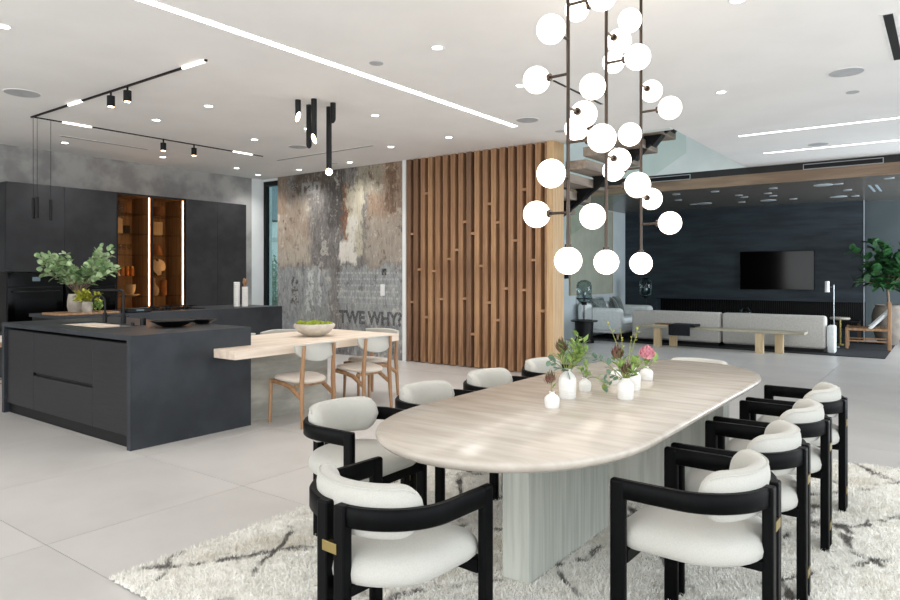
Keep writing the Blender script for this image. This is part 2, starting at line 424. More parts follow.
text('g', .40, (-9.80, 8.2175, 2.88), 'ink_faint', mur, sx=.9, bold=.012)
text('rap', .42, (-9.52, 8.2175, 2.86), 'ink_pale', mur, sx=.95, bold=.012)
text('&', .36, (-9.00, 8.2175, 1.74), 'ink_cream', mur, sx=.9, bold=.012)
text('"', .30, (-8.66, 8.2175, 1.72), 'ink_pale', mur, bold=.01)
text('TWE', .30, (-8.52, 8.2175, .56), 'ink_dark', mur, sx=.95, bold=.012)
text('WHY?', .30, (-7.83, 8.2175, .56), 'ink_dark', mur, sx=.92, bold=.012)
sw = thing('wall_switch', 'small white switch plate on the mural wall', 'switch', (-7.5, 8.22, 1.04))
B(-.045, .045, -.012, 0, 0, .19).build('switch_plate', 'white_plastic', sw, bevel=.003)
B(-.02, .02, -.018, -.012, .06, .13).build('switch_rocker', 'white_plastic', sw, bevel=.002)
struct(B(-7.05, -6.98, 8.19, 8.42, 0, CEIL).build('trim_3', 'wall_white'), 'white vertical trim between mural and slatted timber wall', 'trim')
# slatted timber wall
sl = struct(B(-6.98, -4.34, 8.33, 8.50, 0, CEIL).build('wall_slats', 'slat_back'), 'timber slat feature wall with vertical boards and small pegs', 'wall')
rng = random.Random(5)
pitch = 2.50/17; sx0 = -6.975
meshes = {}
for i in range(17):
    k = rng.choice(['slat_wood', 'slat_wood', 'slat_wood_dark', 'slat_wood_light'])
    x = sx0+i*pitch
    if k not in meshes:
        meshes[k] = B(0, .088, 0, .13, .012, CEIL).build('slat', k, sl, bevel=.004, seg=1, loc=(x, 8.20, 0))
    else: inst(meshes[k], 'slat', sl, (x, 8.20, 0))
B(-4.475, -4.44, 8.21, 8.33, .012, CEIL).build('slat', 'slat_wood_light', sl)
B(-4.425, -4.33, 8.18, 8.50, 0, CEIL).build('end_board', 'end_wood', sl, bevel=.003, seg=1)
peg0 = None
# pegs in the gaps, read off the photograph (slat gap, height)
for px, py in [(413.7, 234), (428.5, 193.7), (467.5, 222), (476, 233.5), (493.5, 204), (501.5, 222.5), (520, 240.5), (530, 189.5), (459, 250), (413, 302), (421, 269.5), (428, 317), (436, 271), (443.5, 299), (452, 259), (467, 298.5), (475, 334), (484.5, 266), (493, 302.5), (501.5, 320), (511, 288.5), (529.5, 290), (539, 260), (548, 311)]:
    p = at_y(px, py, 8.26); gi = round((p.x-(sx0+.088+(pitch-.088)/2))/pitch)
    x = sx0+gi*pitch+.088
    if peg0 is None: peg0 = B(-.002, pitch-.086, 0, .11, -.018, .018).build('peg', 'slat_wood_light', sl, loc=(x, 8.205, p.z))
    else: inst(peg0, 'peg', sl, (x, 8.205, p.z))
# living room shell
lw = struct(B(-6.85, -6.60, 12.92, 16.9, 0, 3.3).build('wall_living_left', 'wall_cool'), 'pale blue-grey wall with a large plain canvas in the living area', 'wall')
struct(B(-8.9, -6.60, 12.80, 12.92, 0, 6.2).build('wall_stair_end', 'wall_cool'), 'pale wall at the end of the stair hall', 'wall')
struct(B(-8.95, -8.75, 8.42, 12.92, 0, 6.2).build('wall_stair_left', 'wall_cool'), 'pale wall at the foot of the stairs', 'wall')
struct(B(-8.75, -2.80, 8.36, 8.50, CEIL+.0, 6.2).build('wall_void_front', 'upper_white'), 'upper-floor wall on the dining side of the stair void', 'wall')
struct(B(-2.80, -2.66, 8.36, 12.36, 3.5, 6.2).build('wall_void_right', 'upper_white'), 'upper-floor wall on the right of the stair void', 'wall')
struct(B(-8.75, -2.66, 12.366, 12.55, CEIL+.001, 6.2).build('wall_void_back', 'upper_white'), 'pale upper-floor wall at the back of the stair void', 'wall')
tvw = struct(MB().box(-6.60, -1.41, 16.35, 16.75, .80, 2.94).box(-6.60, -5.80, 16.35, 16.75, 0, .80).box(-5.80, -1.41, 16.35, 16.75, 0, .22).build('wall_living_back', 'living_stone'),
             'charcoal stone-clad wall with a long recessed fireplace', 'wall')
B(-5.80, -1.41, 16.70, 16.75, .22, .80).build('recess_back', 'black_matte', tvw)
rib0 = None
for i in range(110):
    x = -5.78+i*.0398
    if rib0 is None: rib0 = B(0, .02, 0, .03, .22, .80).build('rib', 'black_matte', tvw, loc=(x, 16.67, 0))
    else: inst(rib0, 'rib', tvw, (x, 16.67, 0))
struct(B(-1.41, 3.0, 16.75, 16.95, 0, 3.3).build('wall_living_right', 'living_grey'), 'plain grey wall beside the charcoal stone cladding', 'wall')
struct(B(-1.412, -1.400, 16.34, 16.37, 0, 2.94).build('trim_4', 'grey_disc'), 'thin pale metal edge of the charcoal cladding', 'trim')
struct(B(2.62, 2.74, 8.54, 12.46, 0, CEIL).build('wall_daylight_block', 'wall_white'), 'added unseen white wall keeping side daylight out of the hall', 'wall')  # added out of view to block side daylight and darken the hall ceiling
# glass sliding walls out of frame: right and behind the camera
for nm, lab, mk in (('window_2', 'black-framed sliding doors along the right side', 'r'), ('window_3', 'black-framed sliding doors behind the camera', 'b')):
    w = thing(nm, lab, 'window'); w['kind'] = 'structure'
    if mk == 'r':
        for y in (-3.5, 0.5, 4.5, 8.5, 12.5, 16.7): B(2.62, 2.72, y-.04, y+.04, 0, 2.95).build('window_post', 'black_matte', w)
        B(2.60, 2.74, -3.6, 16.9, 2.95, CEIL).build('window_head', 'wall_white', w)
    else:
        for x in (-10.6, -7.4, -4.1, -.8, 2.5): B(x-.04, x+.04, -3.58, -3.48, 0, 2.95).build('window_post', 'black_matte', w)
        B(-10.9, 2.74, -3.6, -3.46, 2.95, CEIL).build('window_head', 'wall_white', w)
struct(MB().box(2.9, 14, -12, 17, -.3, -.02).box(-30, 3.0, -14, -3.6, -.3, -.02).build('terrace', 'terrace'), 'pale stone terrace outside the sliding doors', 'terrace')

# ================================================================ DINING: rug, table, chairs
RX0, RX1, RY0, RY1 = -3.05, 0.05, 1.53, 5.68
rg = thing('area_rug', 'cream shaggy wool rug with broken dark lines under the dining table', 'rug', (-1.5, 3.6, 0))
def rug():
    nx, ny = 90, 120; vs = []; fs = []; r = random.Random(2)
    for j in range(ny+1):
        for i in range(nx+1):
            e = i in (0, nx) or j in (0, ny)
            x = RX0+(RX1-RX0)*i/nx+(r.uniform(-.012, .012)); y = RY0+(RY1-RY0)*j/ny+(r.uniform(-.012, .012))
            vs.append((x+1.5, y-3.6, .004 if e else .016+r.uniform(-.003, .004)))
    for j in range(ny):
        for i in range(nx):
            a = j*(nx+1)+i; fs.append((a, a+1, a+nx+2, a+nx+1))
    m = MB(); m.v = vs; m.f = fs; m.build('backing', 'rug_wool', rg, smooth=True, fix=False)
    # pile: short wool tufts
    n = 230000; g = np.random.default_rng(4)
    x = g.uniform(RX0-.012, RX1+.012, n)+1.5; y = g.uniform(RY0-.012, RY1+.012, n)-3.6
    a = g.uniform(0, 2*pi, n); h = g.uniform(.010, .026, n); w = g.uniform(.0025, .006, n); le = g.uniform(.004, .022, n); b = g.uniform(0, 2*pi, n)
    z0 = .012
    V = np.zeros((n, 3, 3))
    V[:, 0] = np.stack([x-w*np.cos(a), y-w*np.sin(a), np.full(n, z0)], 1)
    V[:, 1] = np.stack([x+w*np.cos(a), y+w*np.sin(a), np.full(n, z0)], 1)
    V[:, 2] = np.stack([x+le*np.cos(b), y+le*np.sin(b), z0+h], 1)
    me = bpy.data.meshes.new('pile'); me.vertices.add(3*n); me.vertices.foreach_set('co', V.reshape(-1))
    me.loops.add(3*n); me.loops.foreach_set('vertex_index', np.arange(3*n, dtype=np.int32))
    me.polygons.add(n); me.polygons.foreach_set('loop_start', np.arange(0, 3*n, 3, dtype=np.int32)); me.polygons.foreach_set('loop_total', np.full(n, 3, dtype=np.int32))
    me.update(); me.validate(); me.materials.append(MATS['rug_wool'])
    o = bpy.data.objects.new('pile', me); C.objects.link(o); o.parent = rg; o['kind'] = 'stuff'
rug()

TX, TY0, TY1, THW = -1.52, 1.88, 5.10, .595
TZ = .75
def table_outline(inset, n=40):
    hw = THW-inset; b = .75-inset; e = 2.1
    pts = []
    for (yc, sg) in ((TY1-.75, 1), (TY0+.75, -1)):
        for i in range(n+1):
            t = pi*i/n
            cx = cos(t); sy = sin(t)
            px = math.copysign(abs(cx)**(2/e), cx)*hw; py = abs(sy)**(2/e)*b
            pts.append((px*sg, yc+sg*py))
    return pts
dt = thing('dining_table', 'long oval bleached-wood dining table on slab pedestals', 'table', (TX, 3.485, .012))
rings = []
for ins, z in ((.07, -.052), (.028, -.046), (.006, -.03), (0, -.016), (.004, -.006), (.014, 0.0)):
    rings.append([(p[0], p[1]-3.485, TZ-.012+z) for p in table_outline(ins)])
MB().loft(rings).build('tabletop', 'table_wood', dt, smooth=True)
B(-.11, .03, 2.59-3.485, 3.46-3.485, 0, .69).build('pedestal', 'table_base', dt, bevel=.004)
B(-.50, .43, 4.24-3.485, 4.38-3.485, 0, .69).build('pedestal', 'table_base', dt, bevel=.004)

def make_dchair():
    t = thing('dining_armchair', '', 'chair')
    A = .655; TH = .0150
    cx, cy, rx, ry = 0, -.015, .272, .245
    def path():
        p = [(rx, .205), (rx, .14), (rx, .08), (rx, cy)]
        n = 18; a1 = radians(83)
        for i in range(1, n+1):
            a = a1*i/n; p.append((rx*cos(a), cy-ry*sin(a)))
        return p
    P = path()
    for sg in (1, -1):
        # curved arm band
        rings = []
        for i, (x, y) in enumerate(P):
            a = P[max(i-1, 0)]; b = P[min(i+1, len(P)-1)]
            dx, dy = b[0]-a[0], b[1]-a[1]; L = math.hypot(dx, dy); nx, ny = -dy/L, dx/L
            if nx*x+ny*(y-.0) < 0: nx, ny = -nx, -ny
            h0, h1 = A-.068, A
            q = [(TH, h0+.006), (TH, h1-.008), (TH-.006, h1), (-TH+.006, h1), (-TH, h1-.008), (-TH, h0+.006), (-TH+.006, h0), (TH-.006, h0)]
            rings.append([(sg*(x+nx*u), y+ny*u, z) for u, z in q])
        MB().loft(rings).build('arm', 'chair_black', t, smooth=True)
        B(sg*rx-TH-.0015, sg*rx+TH+.0015, .160, .217, 0, A+.0012).build('leg', 'chair_black', t, bevel=.011, seg=3)
        B(min(sg*.015, sg*.066), max(sg*.015, sg*.066), cy-ry-.0195, cy-ry+.0185, 0, A+.0012).build('leg', 'chair_black', t, bevel=.007)
    for z in (.50, .105):
        B(-.034, .034, cy-ry-.0225, cy-ry+.0, z, z+.034).build('clasp', 'brass', t, bevel=.001)
    MB().box(-.256, .256, .16, .205, .352, .400).box(-.07, .07, cy-ry+.01, .17, .365, .400).build('seat_rail', 'chair_black', t, bevel=.003)
    # seat
    def out(ins):
        p = []; hw = .252-ins; yf = .222-ins; rb = .238-ins
        r = .07
        p += [(hw, -.02+ (yf-r+.02)*i/4) for i in range(5)]
        for i in range(1, 7): a = pi/2*i/6; p.append((hw-r+r*cos(a), yf-r+r*sin(a)))
        for i in range(1, 6): p.append((hw-r-(2*hw-2*r)*i/5, yf))
        for i in range(1, 7): a = pi/2*i/6; p.append((-hw+r-r*sin(a), yf-r+r*cos(a)))
        p += [(-hw, yf-r-(yf-r+.02)*i/4) for i in range(1, 5)]
        for i in range(1, 20): a = pi*i/20; p.append((-hw*cos(a), -.02-rb*sin(a)))
        return p
    rings = [[(x, y, z) for x, y in out(i)] for i, z in ((.05, .392), (.018, .398), (.004, .414), (0, .436), (.006, .460), (.02, .478), (.045, .490), (.09, .497), (.16, .500))]
    MB().loft(rings).build('seat', 'cream_fabric', t, smooth=True)
    # back pad
    rings = []; n = 44; e0 = radians(17); span = pi-2*e0
    pip = []
    for i in range(n+1):
        s = i/n; ang = pi+e0+span*s
        q_ = min(s, 1-s)*span*.2/.085; k = math.sqrt(max(0, 1-(1-min(1, q_))**2)); k = max(k, .06)
        px, py = (rx-.053)*cos(ang), cy+(ry-.053)*sin(ang)
        ux, uy = cos(ang), sin(ang)
        hh = .090*k; th = .041*(.35+.65*k); zc = .629
        ring = []
        for j in range(18):
            b = 2*pi*j/18; c_, s_ = cos(b), sin(b)
            u = math.copysign(abs(c_)**.75, c_)*th; z = math.copysign(abs(s_)**.7, s_)*hh
            lean = (z)*.10
            ring.append((px+ux*(u+lean), py+uy*(u+lean), zc+z))
        rings.append(ring)
        pip.append((px+ux*(th*.62+.0095), py+uy*(th*.62+.0095), zc+hh*.90))
    bp = MB().loft(rings).build('backrest', 'cream_fabric', t, smooth=True)
    MB().tube(pip[3:-3], .0035, 6).build('piping', 'cream_fabric', bp, smooth=True)
    return t
ch = make_dchair()
GC = 'armchairs around the dining table'
ordn = ['first', 'second', 'third', 'fourth']
ch.location = (-1.57, 1.765, .012); ch.rotation_euler = (0, 0, radians(-3)); ch['group'] = GC
ch['label'] = 'black-framed cream armchair at the table end nearer the plain end of the tabletop'
dup(ch, (-1.57, 5.245, .012), pi, 'black-framed cream armchair at the table end facing the living area', GC)
ys = [2.555, 3.19, 3.855, 4.53]; yl = [2.48, 3.18, 3.875, 4.65]
for i, y in enumerate(ys):
    dup(ch, (-.755, y, .012), radians(90)+radians((-1, 1, 0, 1)[i]), 'cream armchair on the table side away from the kitchen, %s from the vase-free end' % ordn[i], GC)
    dup(ch, (-2.42, yl[i], .012), radians(-90)+radians((1, 0, -1, 0)[i]), 'cream armchair on the kitchen side of the table, %s from the vase-free end' % ordn[i], GC)

# ---------------------------------------------------------------- plants
def leaf(mb, p, d, up, L, w, fold=.25, rnd=False):
    d = Vector(d).normalized(); s = d.cross(Vector(up)); s = s.normalized() if s.length > 1e-4 else d.orthogonal().normalized()
    u = s.cross(d); p = Vector(p)
    if rnd:
        vs = [p]; 
        for t, ww in ((.2, .75), (.5, 1), (.82, .7)): vs += [p+d*L*t+s*w*ww+u*w*fold*.5, p+d*L*t-s*w*ww+u*w*fold*.5, p+d*L*t]
        vs.append(p+d*L)
        fs = [(0, 1, 3), (0, 3, 2), (1, 4, 6, 3), (3, 6, 5, 2), (4, 7, 9, 6), (6, 9, 8, 5), (7, 10, 9), (9, 10, 8)]
        mb.add(vs, fs)
    else:
        m = p+d*L*.45
        mb.add([p, m+s*w+u*w*fold, p+d*L, m-s*w+u*w*fold, m], [(0, 1, 4), (1, 2, 4), (4, 2, 3), (0, 4, 3)])
def sprig(ml, ms, base, tip, bow, nl, L, w, rg_, rnd=False, t0=.35, sr=.003):
    base = Vector(base); tip = Vector(tip); mid = (base+tip)/2+Vector(bow)
    def q(t): return base*(1-t)**2+mid*2*t*(1-t)+tip*t*t
    ms.tube([q(i/8) for i in range(9)], [sr*(1-.6*i/8) for i in range(9)], 5)
    for i in range(nl):
        t = t0+(1-t0)*i/max(nl-1, 1); p = q(t); d = (q(min(t+.05, 1.05))-q(t-.05)).normalized()
        o = d.orthogonal().normalized(); a = i*2.4+rg_.uniform(-.4, .4)
        r = (o*cos(a)+d.cross(o)*sin(a))
        dd = (r*rg_.uniform(.6, 1.1)+d*rg_.uniform(.2, .9)+Vector((0, 0, rg_.uniform(-.1, .25)))).normalized()
        sc = rg_.uniform(.75, 1.15)
        leaf(ml, p, dd, (rg_.uniform(-.3, .3), rg_.uniform(-.3, .3), 1), L*sc, w*sc, .25, rnd)
def vase(loc, prof, name, label, group='white vases on the dining table'):
    t = thing(name, label, 'vase', loc, 0, group)
    MB().lathe(prof, n=28).build('vase_body', 'porcelain', t, smooth=True); return t
def prof(h, r, neck, sh=.62, lip=1.15):
    return [(0, 0), (r*.86, 0), (r*.94, .006), (r, h*sh*.75), (r*.97, h*sh), (r*.75, h*(sh+.13)), (neck, h*(sh+.24)), (neck*.95, h*.93), (neck*lip, h), (neck*.8, h), (neck*.7, h*.85), (0, h*.8)]
rr = random.Random(11)
def plantparts(t, specs):
    for (mat, nm, sprigs) in specs:
        ml, ms = MB(), MB()
        for a in sprigs: sprig(ml, ms, *a)
        st = ms.build('stem', 'stem_green', t, smooth=True)
        if ml.v: o = ml.build(nm, mat, t, smooth=False, fix=False); o['kind'] = 'stuff'
def bloom(t, loc, mat, L=.05, w=.018, n=22, rg_=rr, d=(0, 0, 1)):
    mb = MB(); d = Vector(d).normalized(); o = d.orthogonal().normalized()
    for i in range(n):
        a = i*2.4; r = (i/n)**.6
        q = (o*cos(a)+d.cross(o)*sin(a)); leaf(mb, Vector(loc)-d*L*.3*r+q*w*r*.5, d+q*.55*r, q, L*(1-.25*r), w*.42, .3)
    b = mb.build('bloom', mat, t, fix=False); return b
vz = .75
def vp(x, y): return at_z(x, y, vz)
p = vp(552, 407.5); v = vase(p, prof(.078, .037, .013), 'bud_vase', 'small squat white vase with a single dark red bud stem')
plantparts(v, [('leaf_green', 'leaves', [((0, 0, .06), (-.012, 0, .15), (.006, 0, 0), 8, .042, .008, rr)])]); bloom(v, (-.006, 0, .135), 'leaf_red', .06, .022, 16); bloom(v, (-.022, .0, .125), 'leaf_red', .05, .016, 10)
p = vp(567.5, 398); v = vase(p, prof(.155, .046, .016, .66), 'flower_vase', 'tallest white vase with a large green leafy bunch')
sp = [((0, 0, .13), (x, y, z), (x*.2, y*.2, .02), 13, .062, .011, rr, False, .3) for x, y, z in ((.05, .02, .33), (.085, .02, .30), (.06, -.02, .27), (.015, .03, .29), (-.02, 0, .26), (.04, .05, .24), (.07, .03, .22), (-.05, 0, .22), (.1, .03, .25))]
plantparts(v, [('leaf_green', 'leaves', sp), ('leaf_grey', 'grey_leaves', [((0, 0, .13), (-.1, -.01, .19), (-.02, 0, .03), 6, .04, .018, rr, True, .5), ((0, 0, .13), (-.04, -.03, .16), (0, 0, .02), 4, .045, .02, rr, True, .5), ((0, 0, .13), (.02, -.04, .15), (0, 0, .02), 4, .045, .02, rr, True, .5)])])
bloom(v, (-.035, 0, .255), 'leaf_red', .075, .03, 22)
p = vp(585, 391); v = vase(p, prof(.075, .034, .014), 'bud_vase', 'small white vase with trailing round eucalyptus leaves')
plantparts(v, [('leaf_green', 'leaves', [((0, 0, .06), (.01, 0, .15), (0, 0, 0), 7, .035, .011, rr), ((0, 0, .06), (-.03, 0, .12), (0, 0, .01), 5, .04, .014, rr), ((0, 0, .06), (.02, .0, .1), (0, 0, .01), 5, .04, .014, rr)]),
               ('leaf_green', 'round_leaves', [((0, 0, .065), (.115, .02, .03), (.02, 0, .06), 5, .048, .020, rr, True, .5)])])
p = vp(625.5, 399); v = vase(p, prof(.11, .043, .019, .70), 'flower_vase', 'white vase with pink protea and twiggy stems')
sp = [((0, 0, .09), (x, y, z), (x*.2, y*.2, .02), 9, .05, .012, rr, False, .3) for x, y, z in ((.06, .02, .22), (.09, 0, .2), (.03, .02, .19), (-.02, -.02, .17), (.05, -.03, .15), (-.06, 0, .2), (-.03, .01, .22))]
plantparts(v, [('leaf_green', 'leaves', sp), ('leaf_grey', 'grey_leaves', [((0, 0, .09), (-.155, -.02, .2), (-.02, 0, .05), 7, .04, .013, rr, True, .4), ((0, 0, .09), (-.1, 0, .12), (0, 0, .02), 6, .035, .014, rr, True, .4), ((0, 0, .09), (-.1, -.03, .06), (0, 0, .05), 5, .03, .012, rr, True, .4)]),
               ('leaf_yellow', 'buds', [((0, 0, .09), (-.12, .03, .40), (.02, 0, .05), 5, .02, .005, rr, False, .75), ((0, 0, .09), (-.04, .03, .36), (.0, 0, .03), 8, .02, .006, rr, False, .6), ((0, 0, .09), (.05, .05, .37), (0, 0, .03), 8, .02, .006, rr, False, .6), ((0, 0, .09), (.02, .04, .33), (0, 0, .03), 6, .02, .006, rr, False, .6)])])
bloom(v, (.105, .02, .235), 'protea_pink', .06, .045, 40, d=(.2, -.2, 1)); bloom(v, (-.045, 0, .225), 'leaf_red', .07, .03, 22); bloom(v, (.02, -.03, .15), 'leaf_red', .06, .026, 18)
p = vp(633, 390); vase(p, prof(.125, .042, .018, .66), 'flower_vase', 'plain white vase just behind the protea vase')
p = vp(646.5, 380); v = vase(p, prof(.085, .04, .014), 'bud_vase', 'small round white vase with short green sprig at the far end')
plantparts(v, [('leaf_green', 'leaves', [((0, 0, .07), (-.02, 0, .15), (0, 0, 0), 7, .05, .016, rr, True), ((0, 0, .07), (.01, .02, .16), (0, 0, 0), 6, .045, .013, rr), ((0, 0, .07), (.05, 0, .12), (0, 0, .01), 4, .05, .02, rr, True)])])
p = vp(616, 384); vase(p, prof(.095, .036, .014), 'bud_vase', 'small white vase half hidden behind the protea stems')

# ================================================================ GLOBE PENDANTS over the table
def globe_pendant(y, seq, label):
    t = thing('globe_pendant', label, 'pendant', (-1.57, y, CEIL), 0, 'globe pendants over the dining table')
    MB().cyl((0, 0, -.03), (0, 0, 0), .06, n=24).build('canopy', 'bronze', t, smooth=True)
    MB().cyl((0, 0, 1.52-CEIL), (0, 0, -.03), .0095, n=12).build('rod', 'bronze', t, smooth=True)
    L = .185
    for z, d in seq:
        dx, dy = {'X': (1, 0), 'x': (-1, 0), 'Y': (0, 1), 'y': (0, -1), '0': (0, 0)}[d]
        zz = z-CEIL
        if d == '0': MB().cyl((0, 0, zz+.055), (0, 0, zz+.085), .018, n=14).build('socket', 'bronze', t, smooth=True)
        else:
            MB().cyl((0, 0, zz), (dx*(L-.06), dy*(L-.06), zz), .0075, n=10).build('arm', 'bronze', t, smooth=True)
            MB().cyl((dx*(L-.085), dy*(L-.085), zz), (dx*(L-.055), dy*(L-.055), zz), .02, n=14).build('socket', 'bronze', t, smooth=True)
        MB().sphere((dx*L, dy*L, zz), .071, 32).build('globe', 'globe_light', t, smooth=True)
lv = [1.717, 1.895, 2.077, 2.258, 2.431, 2.606, 2.785, 2.96]
def seq(s): return [(1.468, '0')]+list(zip(lv, s))
globe_pendant(3.13, seq('xyXYxyXY'), 'bronze rod pendant with white glass globes above the tallest vase')
globe_pendant(3.61, seq('yXYxyXYx'), 'bronze rod pendant of white globes hanging between the two others')
globe_pendant(4.15, seq('XYxyXYxy'), 'bronze rod pendant of white globes at the living-area end of the table')

# ================================================================ CEILING FIXTURES
def strip(name, x0, x1, y0, y1, label, mat='led_white', z=CEIL, grp=None, rim='white_plastic'):
    t = thing(name, label, 'light', ((x0+x1)/2, (y0+y1)/2, z), 0, grp)
    cx, cy = (x0+x1)/2, (y0+y1)/2
    B(x0-cx, x1-cx, y0-cy, y1-cy, -.006, -.001).build('diffuser', mat, t)
    e = .012
    MB().box(x0-cx-e, x0-cx, y0-cy-e, y1-cy+e, -.004, 0).box(x1-cx, x1-cx+e, y0-cy-e, y1-cy+e, -.004, 0).box(x0-cx, x1-cx, y0-cy-e, y0-cy, -.004, 0).box(x0-cx, x1-cx, y1-cy, y1-cy+e, -.004, 0).build('channel', rim, t)
    return t
strip('ceiling_light_strip', -4.335, -4.265, -1.5, 7.13, 'long white light strip running along the main ceiling')
strip('ceiling_light_strip', -2.24, 1.9, 9.44, 9.50, 'white light strip in the hall ceiling nearer the dining table', 'led_cool', CEIL+.012)
strip('ceiling_light_strip', -2.25, 1.9, 11.01, 11.07, 'white light strip in the hall ceiling nearer the living area', 'led_cool', CEIL+.012)
dl0 = None
def downlight(x, y, z=CEIL, lab='small round recessed downlight in the white ceiling', grp='recessed ceiling downlights'):
    global dl0
    if dl0 is None:
        t = thing('downlight', lab, 'light', (x, y, z), 0, grp)
        MB().lathe([(.041, -.002), (.045, -.005), (.055, -.005), (.057, 0), (.041, 0)], n=24).build('trim_ring', 'white_plastic', t, smooth=True)
        MB().cyl((0, 0, -.003), (0, 0, -.0005), .041, n=24).build('lens', 'down_light', t)
        ld = bpy.data.lights.new('downlight_lamp', 'SPOT'); ld.energy = 44; ld.spot_size = radians(125); ld.spot_blend = 1; ld.shadow_soft_size = .05; ld.color = (1, .97, .93)
        lo_ = bpy.data.objects.new('lamp', ld); C.objects.link(lo_); lo_.parent = t; lo_.location = (0, 0, -.02)
        dl0 = t
    else: dup(dl0, (x, y, z), 0, lab, grp)
for x, y in [(-5.6, 2.0), (-3.31, 4.28), (-6.46, 4.28), (-7.55, 4.3), (-9.87, 4.28), (-9.85, 5.72), (-7.57, 5.72), (-6.48, 5.70), (-5.30, 5.68), (-3.33, 5.62), (-5.36, 7.18), (-6.43, 7.22), (-9.86, 7.08), (-10.22, 7.80), (-9.13, 7.84), (-7.86, 7.82), (-1.83, 7.03), (-1.13, 4.74)]:
    downlight(x, y)
def disc(name, x, y, r, label, cat, mat='grey_disc', z=CEIL, grp=None):
    t = thing(name, label, cat, (x, y, z), 0, grp)
    MB().lathe([(0, -.004), (r*.93, -.004), (r*.93, -.001), (0, -.001)], n=32).build('grille', mat, t)
    MB().lathe([(r*.93, -.005), (r, -.005), (r, 0), (r*.93, 0)], n=32).build('rim', 'white_plastic' if r > .1 else mat, t)
disc('ceiling_speaker', -7.51, 2.85, .17, 'round grey speaker grille in the ceiling above the island', 'speaker')
disc('ceiling_speaker', -4.01, 6.93, .14, 'round grey speaker grille near the end of the light strip', 'speaker')
disc('ceiling_speaker', -.74, 7.01, .15, 'round grey speaker grille in the ceiling by the black slot vent', 'speaker')
disc('ceiling_speaker', -7.50, 6.42, .14, 'round grey speaker grille in the ceiling before the mural', 'speaker')
disc('smoke_sensor', -3.98, 4.28, .06, 'small round grey ceiling sensor beside the long light strip', 'sensor')
disc('smoke_sensor', -.77, 7.82, .06, 'small round grey ceiling sensor beyond the speaker by the slot vent', 'sensor')
disc('smoke_sensor', -8.11, 7.72, .05, 'small round ceiling sensor close to the mural', 'sensor')
disc('smoke_sensor', -3.99, 7.72, .06, 'small round ceiling sensor close to the slat wall', 'sensor')
disc('ceiling_speaker', -1.48, 10.74, .14, 'round grey speaker grille between the hall light strips', 'speaker', z=CEIL+.012)
def slot(x0, x1, y0, y1, label, mat='slot_grey', z=CEIL):
    t = thing('slot_vent', label, 'vent', ((x0+x1)/2, (y0+y1)/2, z)); cx, cy = (x0+x1)/2, (y0+y1)/2
    e = .02
    B(x0-cx, x1-cx, y0-cy, y1-cy, -.004, -.001).build('slot', mat, t)
    MB().box(x0-cx-e, x0-cx, y0-cy-e, y1-cy+e, -.003, 0).box(x1-cx, x1-cx+e, y0-cy-e, y1-cy+e, -.003, 0).box(x0-cx, x1-cx, y0-cy-e, y0-cy, -.003, 0).box(x0-cx, x1-cx, y1-cy, y1-cy+e, -.003, 0).build('frame', 'white_plastic', t)
slot(-.37, -.31, 5.62, 6.86, 'black slot vent in the ceiling on the window side', 'black')
slot(-3.005, -2.975, 5.65, 6.76, 'thin dark slot in the ceiling behind the globe pendants', 'band_dark')
slot(-9.45, -9.41, 4.04, 5.24, 'thin grey slot vent in the ceiling along the tall cabinets')
slot(-8.67, -6.57, 6.97, 7.01, 'long thin grey slot vent in the ceiling before the mural')
# linear vent on the dark band
v = thing('linear_vent', 'long narrow framed air vent on the black band', 'vent', (-1.36, 12.36, 3.165))
MB().box(-.56, .56, -.02, 0, .035, .045).box(-.56, .56, -.02, 0, -.045, -.035).box(-.56, -.55, -.02, 0, -.035, .035).box(.55, .56, -.02, 0, -.035, .035).build('frame', 'grey_disc', v)
B(-.55, .55, -.006, -.002, -.035, .035).build('grille', 'black_matte', v)
v = thing('linear_vent', 'short framed air vent on the black band beside the stairs', 'vent', (-4.25, 12.36, 3.165))
MB().box(-.5, .5, -.02, 0, .035, .045).box(-.5, .5, -.02, 0, -.045, -.035).box(-.5, -.49, -.02, 0, -.035, .035).box(.49, .5, -.02, 0, -.035, .035).build('frame', 'grey_disc', v)
B(-.49, .49, -.006, -.002, -.035, .035).build('grille', 'black_matte', v)
# fixtures in the dark living ceiling
so = None
for x, y in [(-3.49, 12.98), (-3.28, 13.87), (-3.27, 14.26), (-3.54, 15.22), (-2.76, 13.86), (-2.52, 13.11), (-2.76, 14.37), (-4.51, 15.07), (-4.5, 14.01), (-4.21, 12.98), (-2.55, 15.23), (-1.5, 13.13), (-1.48, 14.2), (-1.47, 15.38), (-.76, 12.85)]:
    if so is None:
        so = thing('downlight', 'small dim downlight in the dark living ceiling', 'light', (x, y, 2.94), 0, 'downlights in the living ceiling')
        MB().cyl((0, 0, -.006), (0, 0, 0), .06, n=20).build('lens', 'spot_off', so)
        MB().lathe([(.06, -.008), (.072, -.008), (.074, 0), (.06, 0)], n=20).build('trim_ring', 'grey_disc', so)
    else: dup(so, (x, y, 2.94))
for x, y in [(-4.27, 15.05), (-3.02, 15.23), (-1.73, 13.15), (-1.75, 15.33)]:
    disc('ceiling_speaker', x, y, .15, 'round pale speaker in the dark living ceiling', 'speaker', 'spot_off', 2.94, 'speakers in the living ceiling')
v = thing('slot_vent', 'pair of pale slots in the dark living ceiling', 'vent', (-1.05, 14.2, 2.94))
for dx in (-.05, .05): B(dx-.018, dx+.018, -.55, .55, -.006, 0).build('slot', 'spot_off', v)

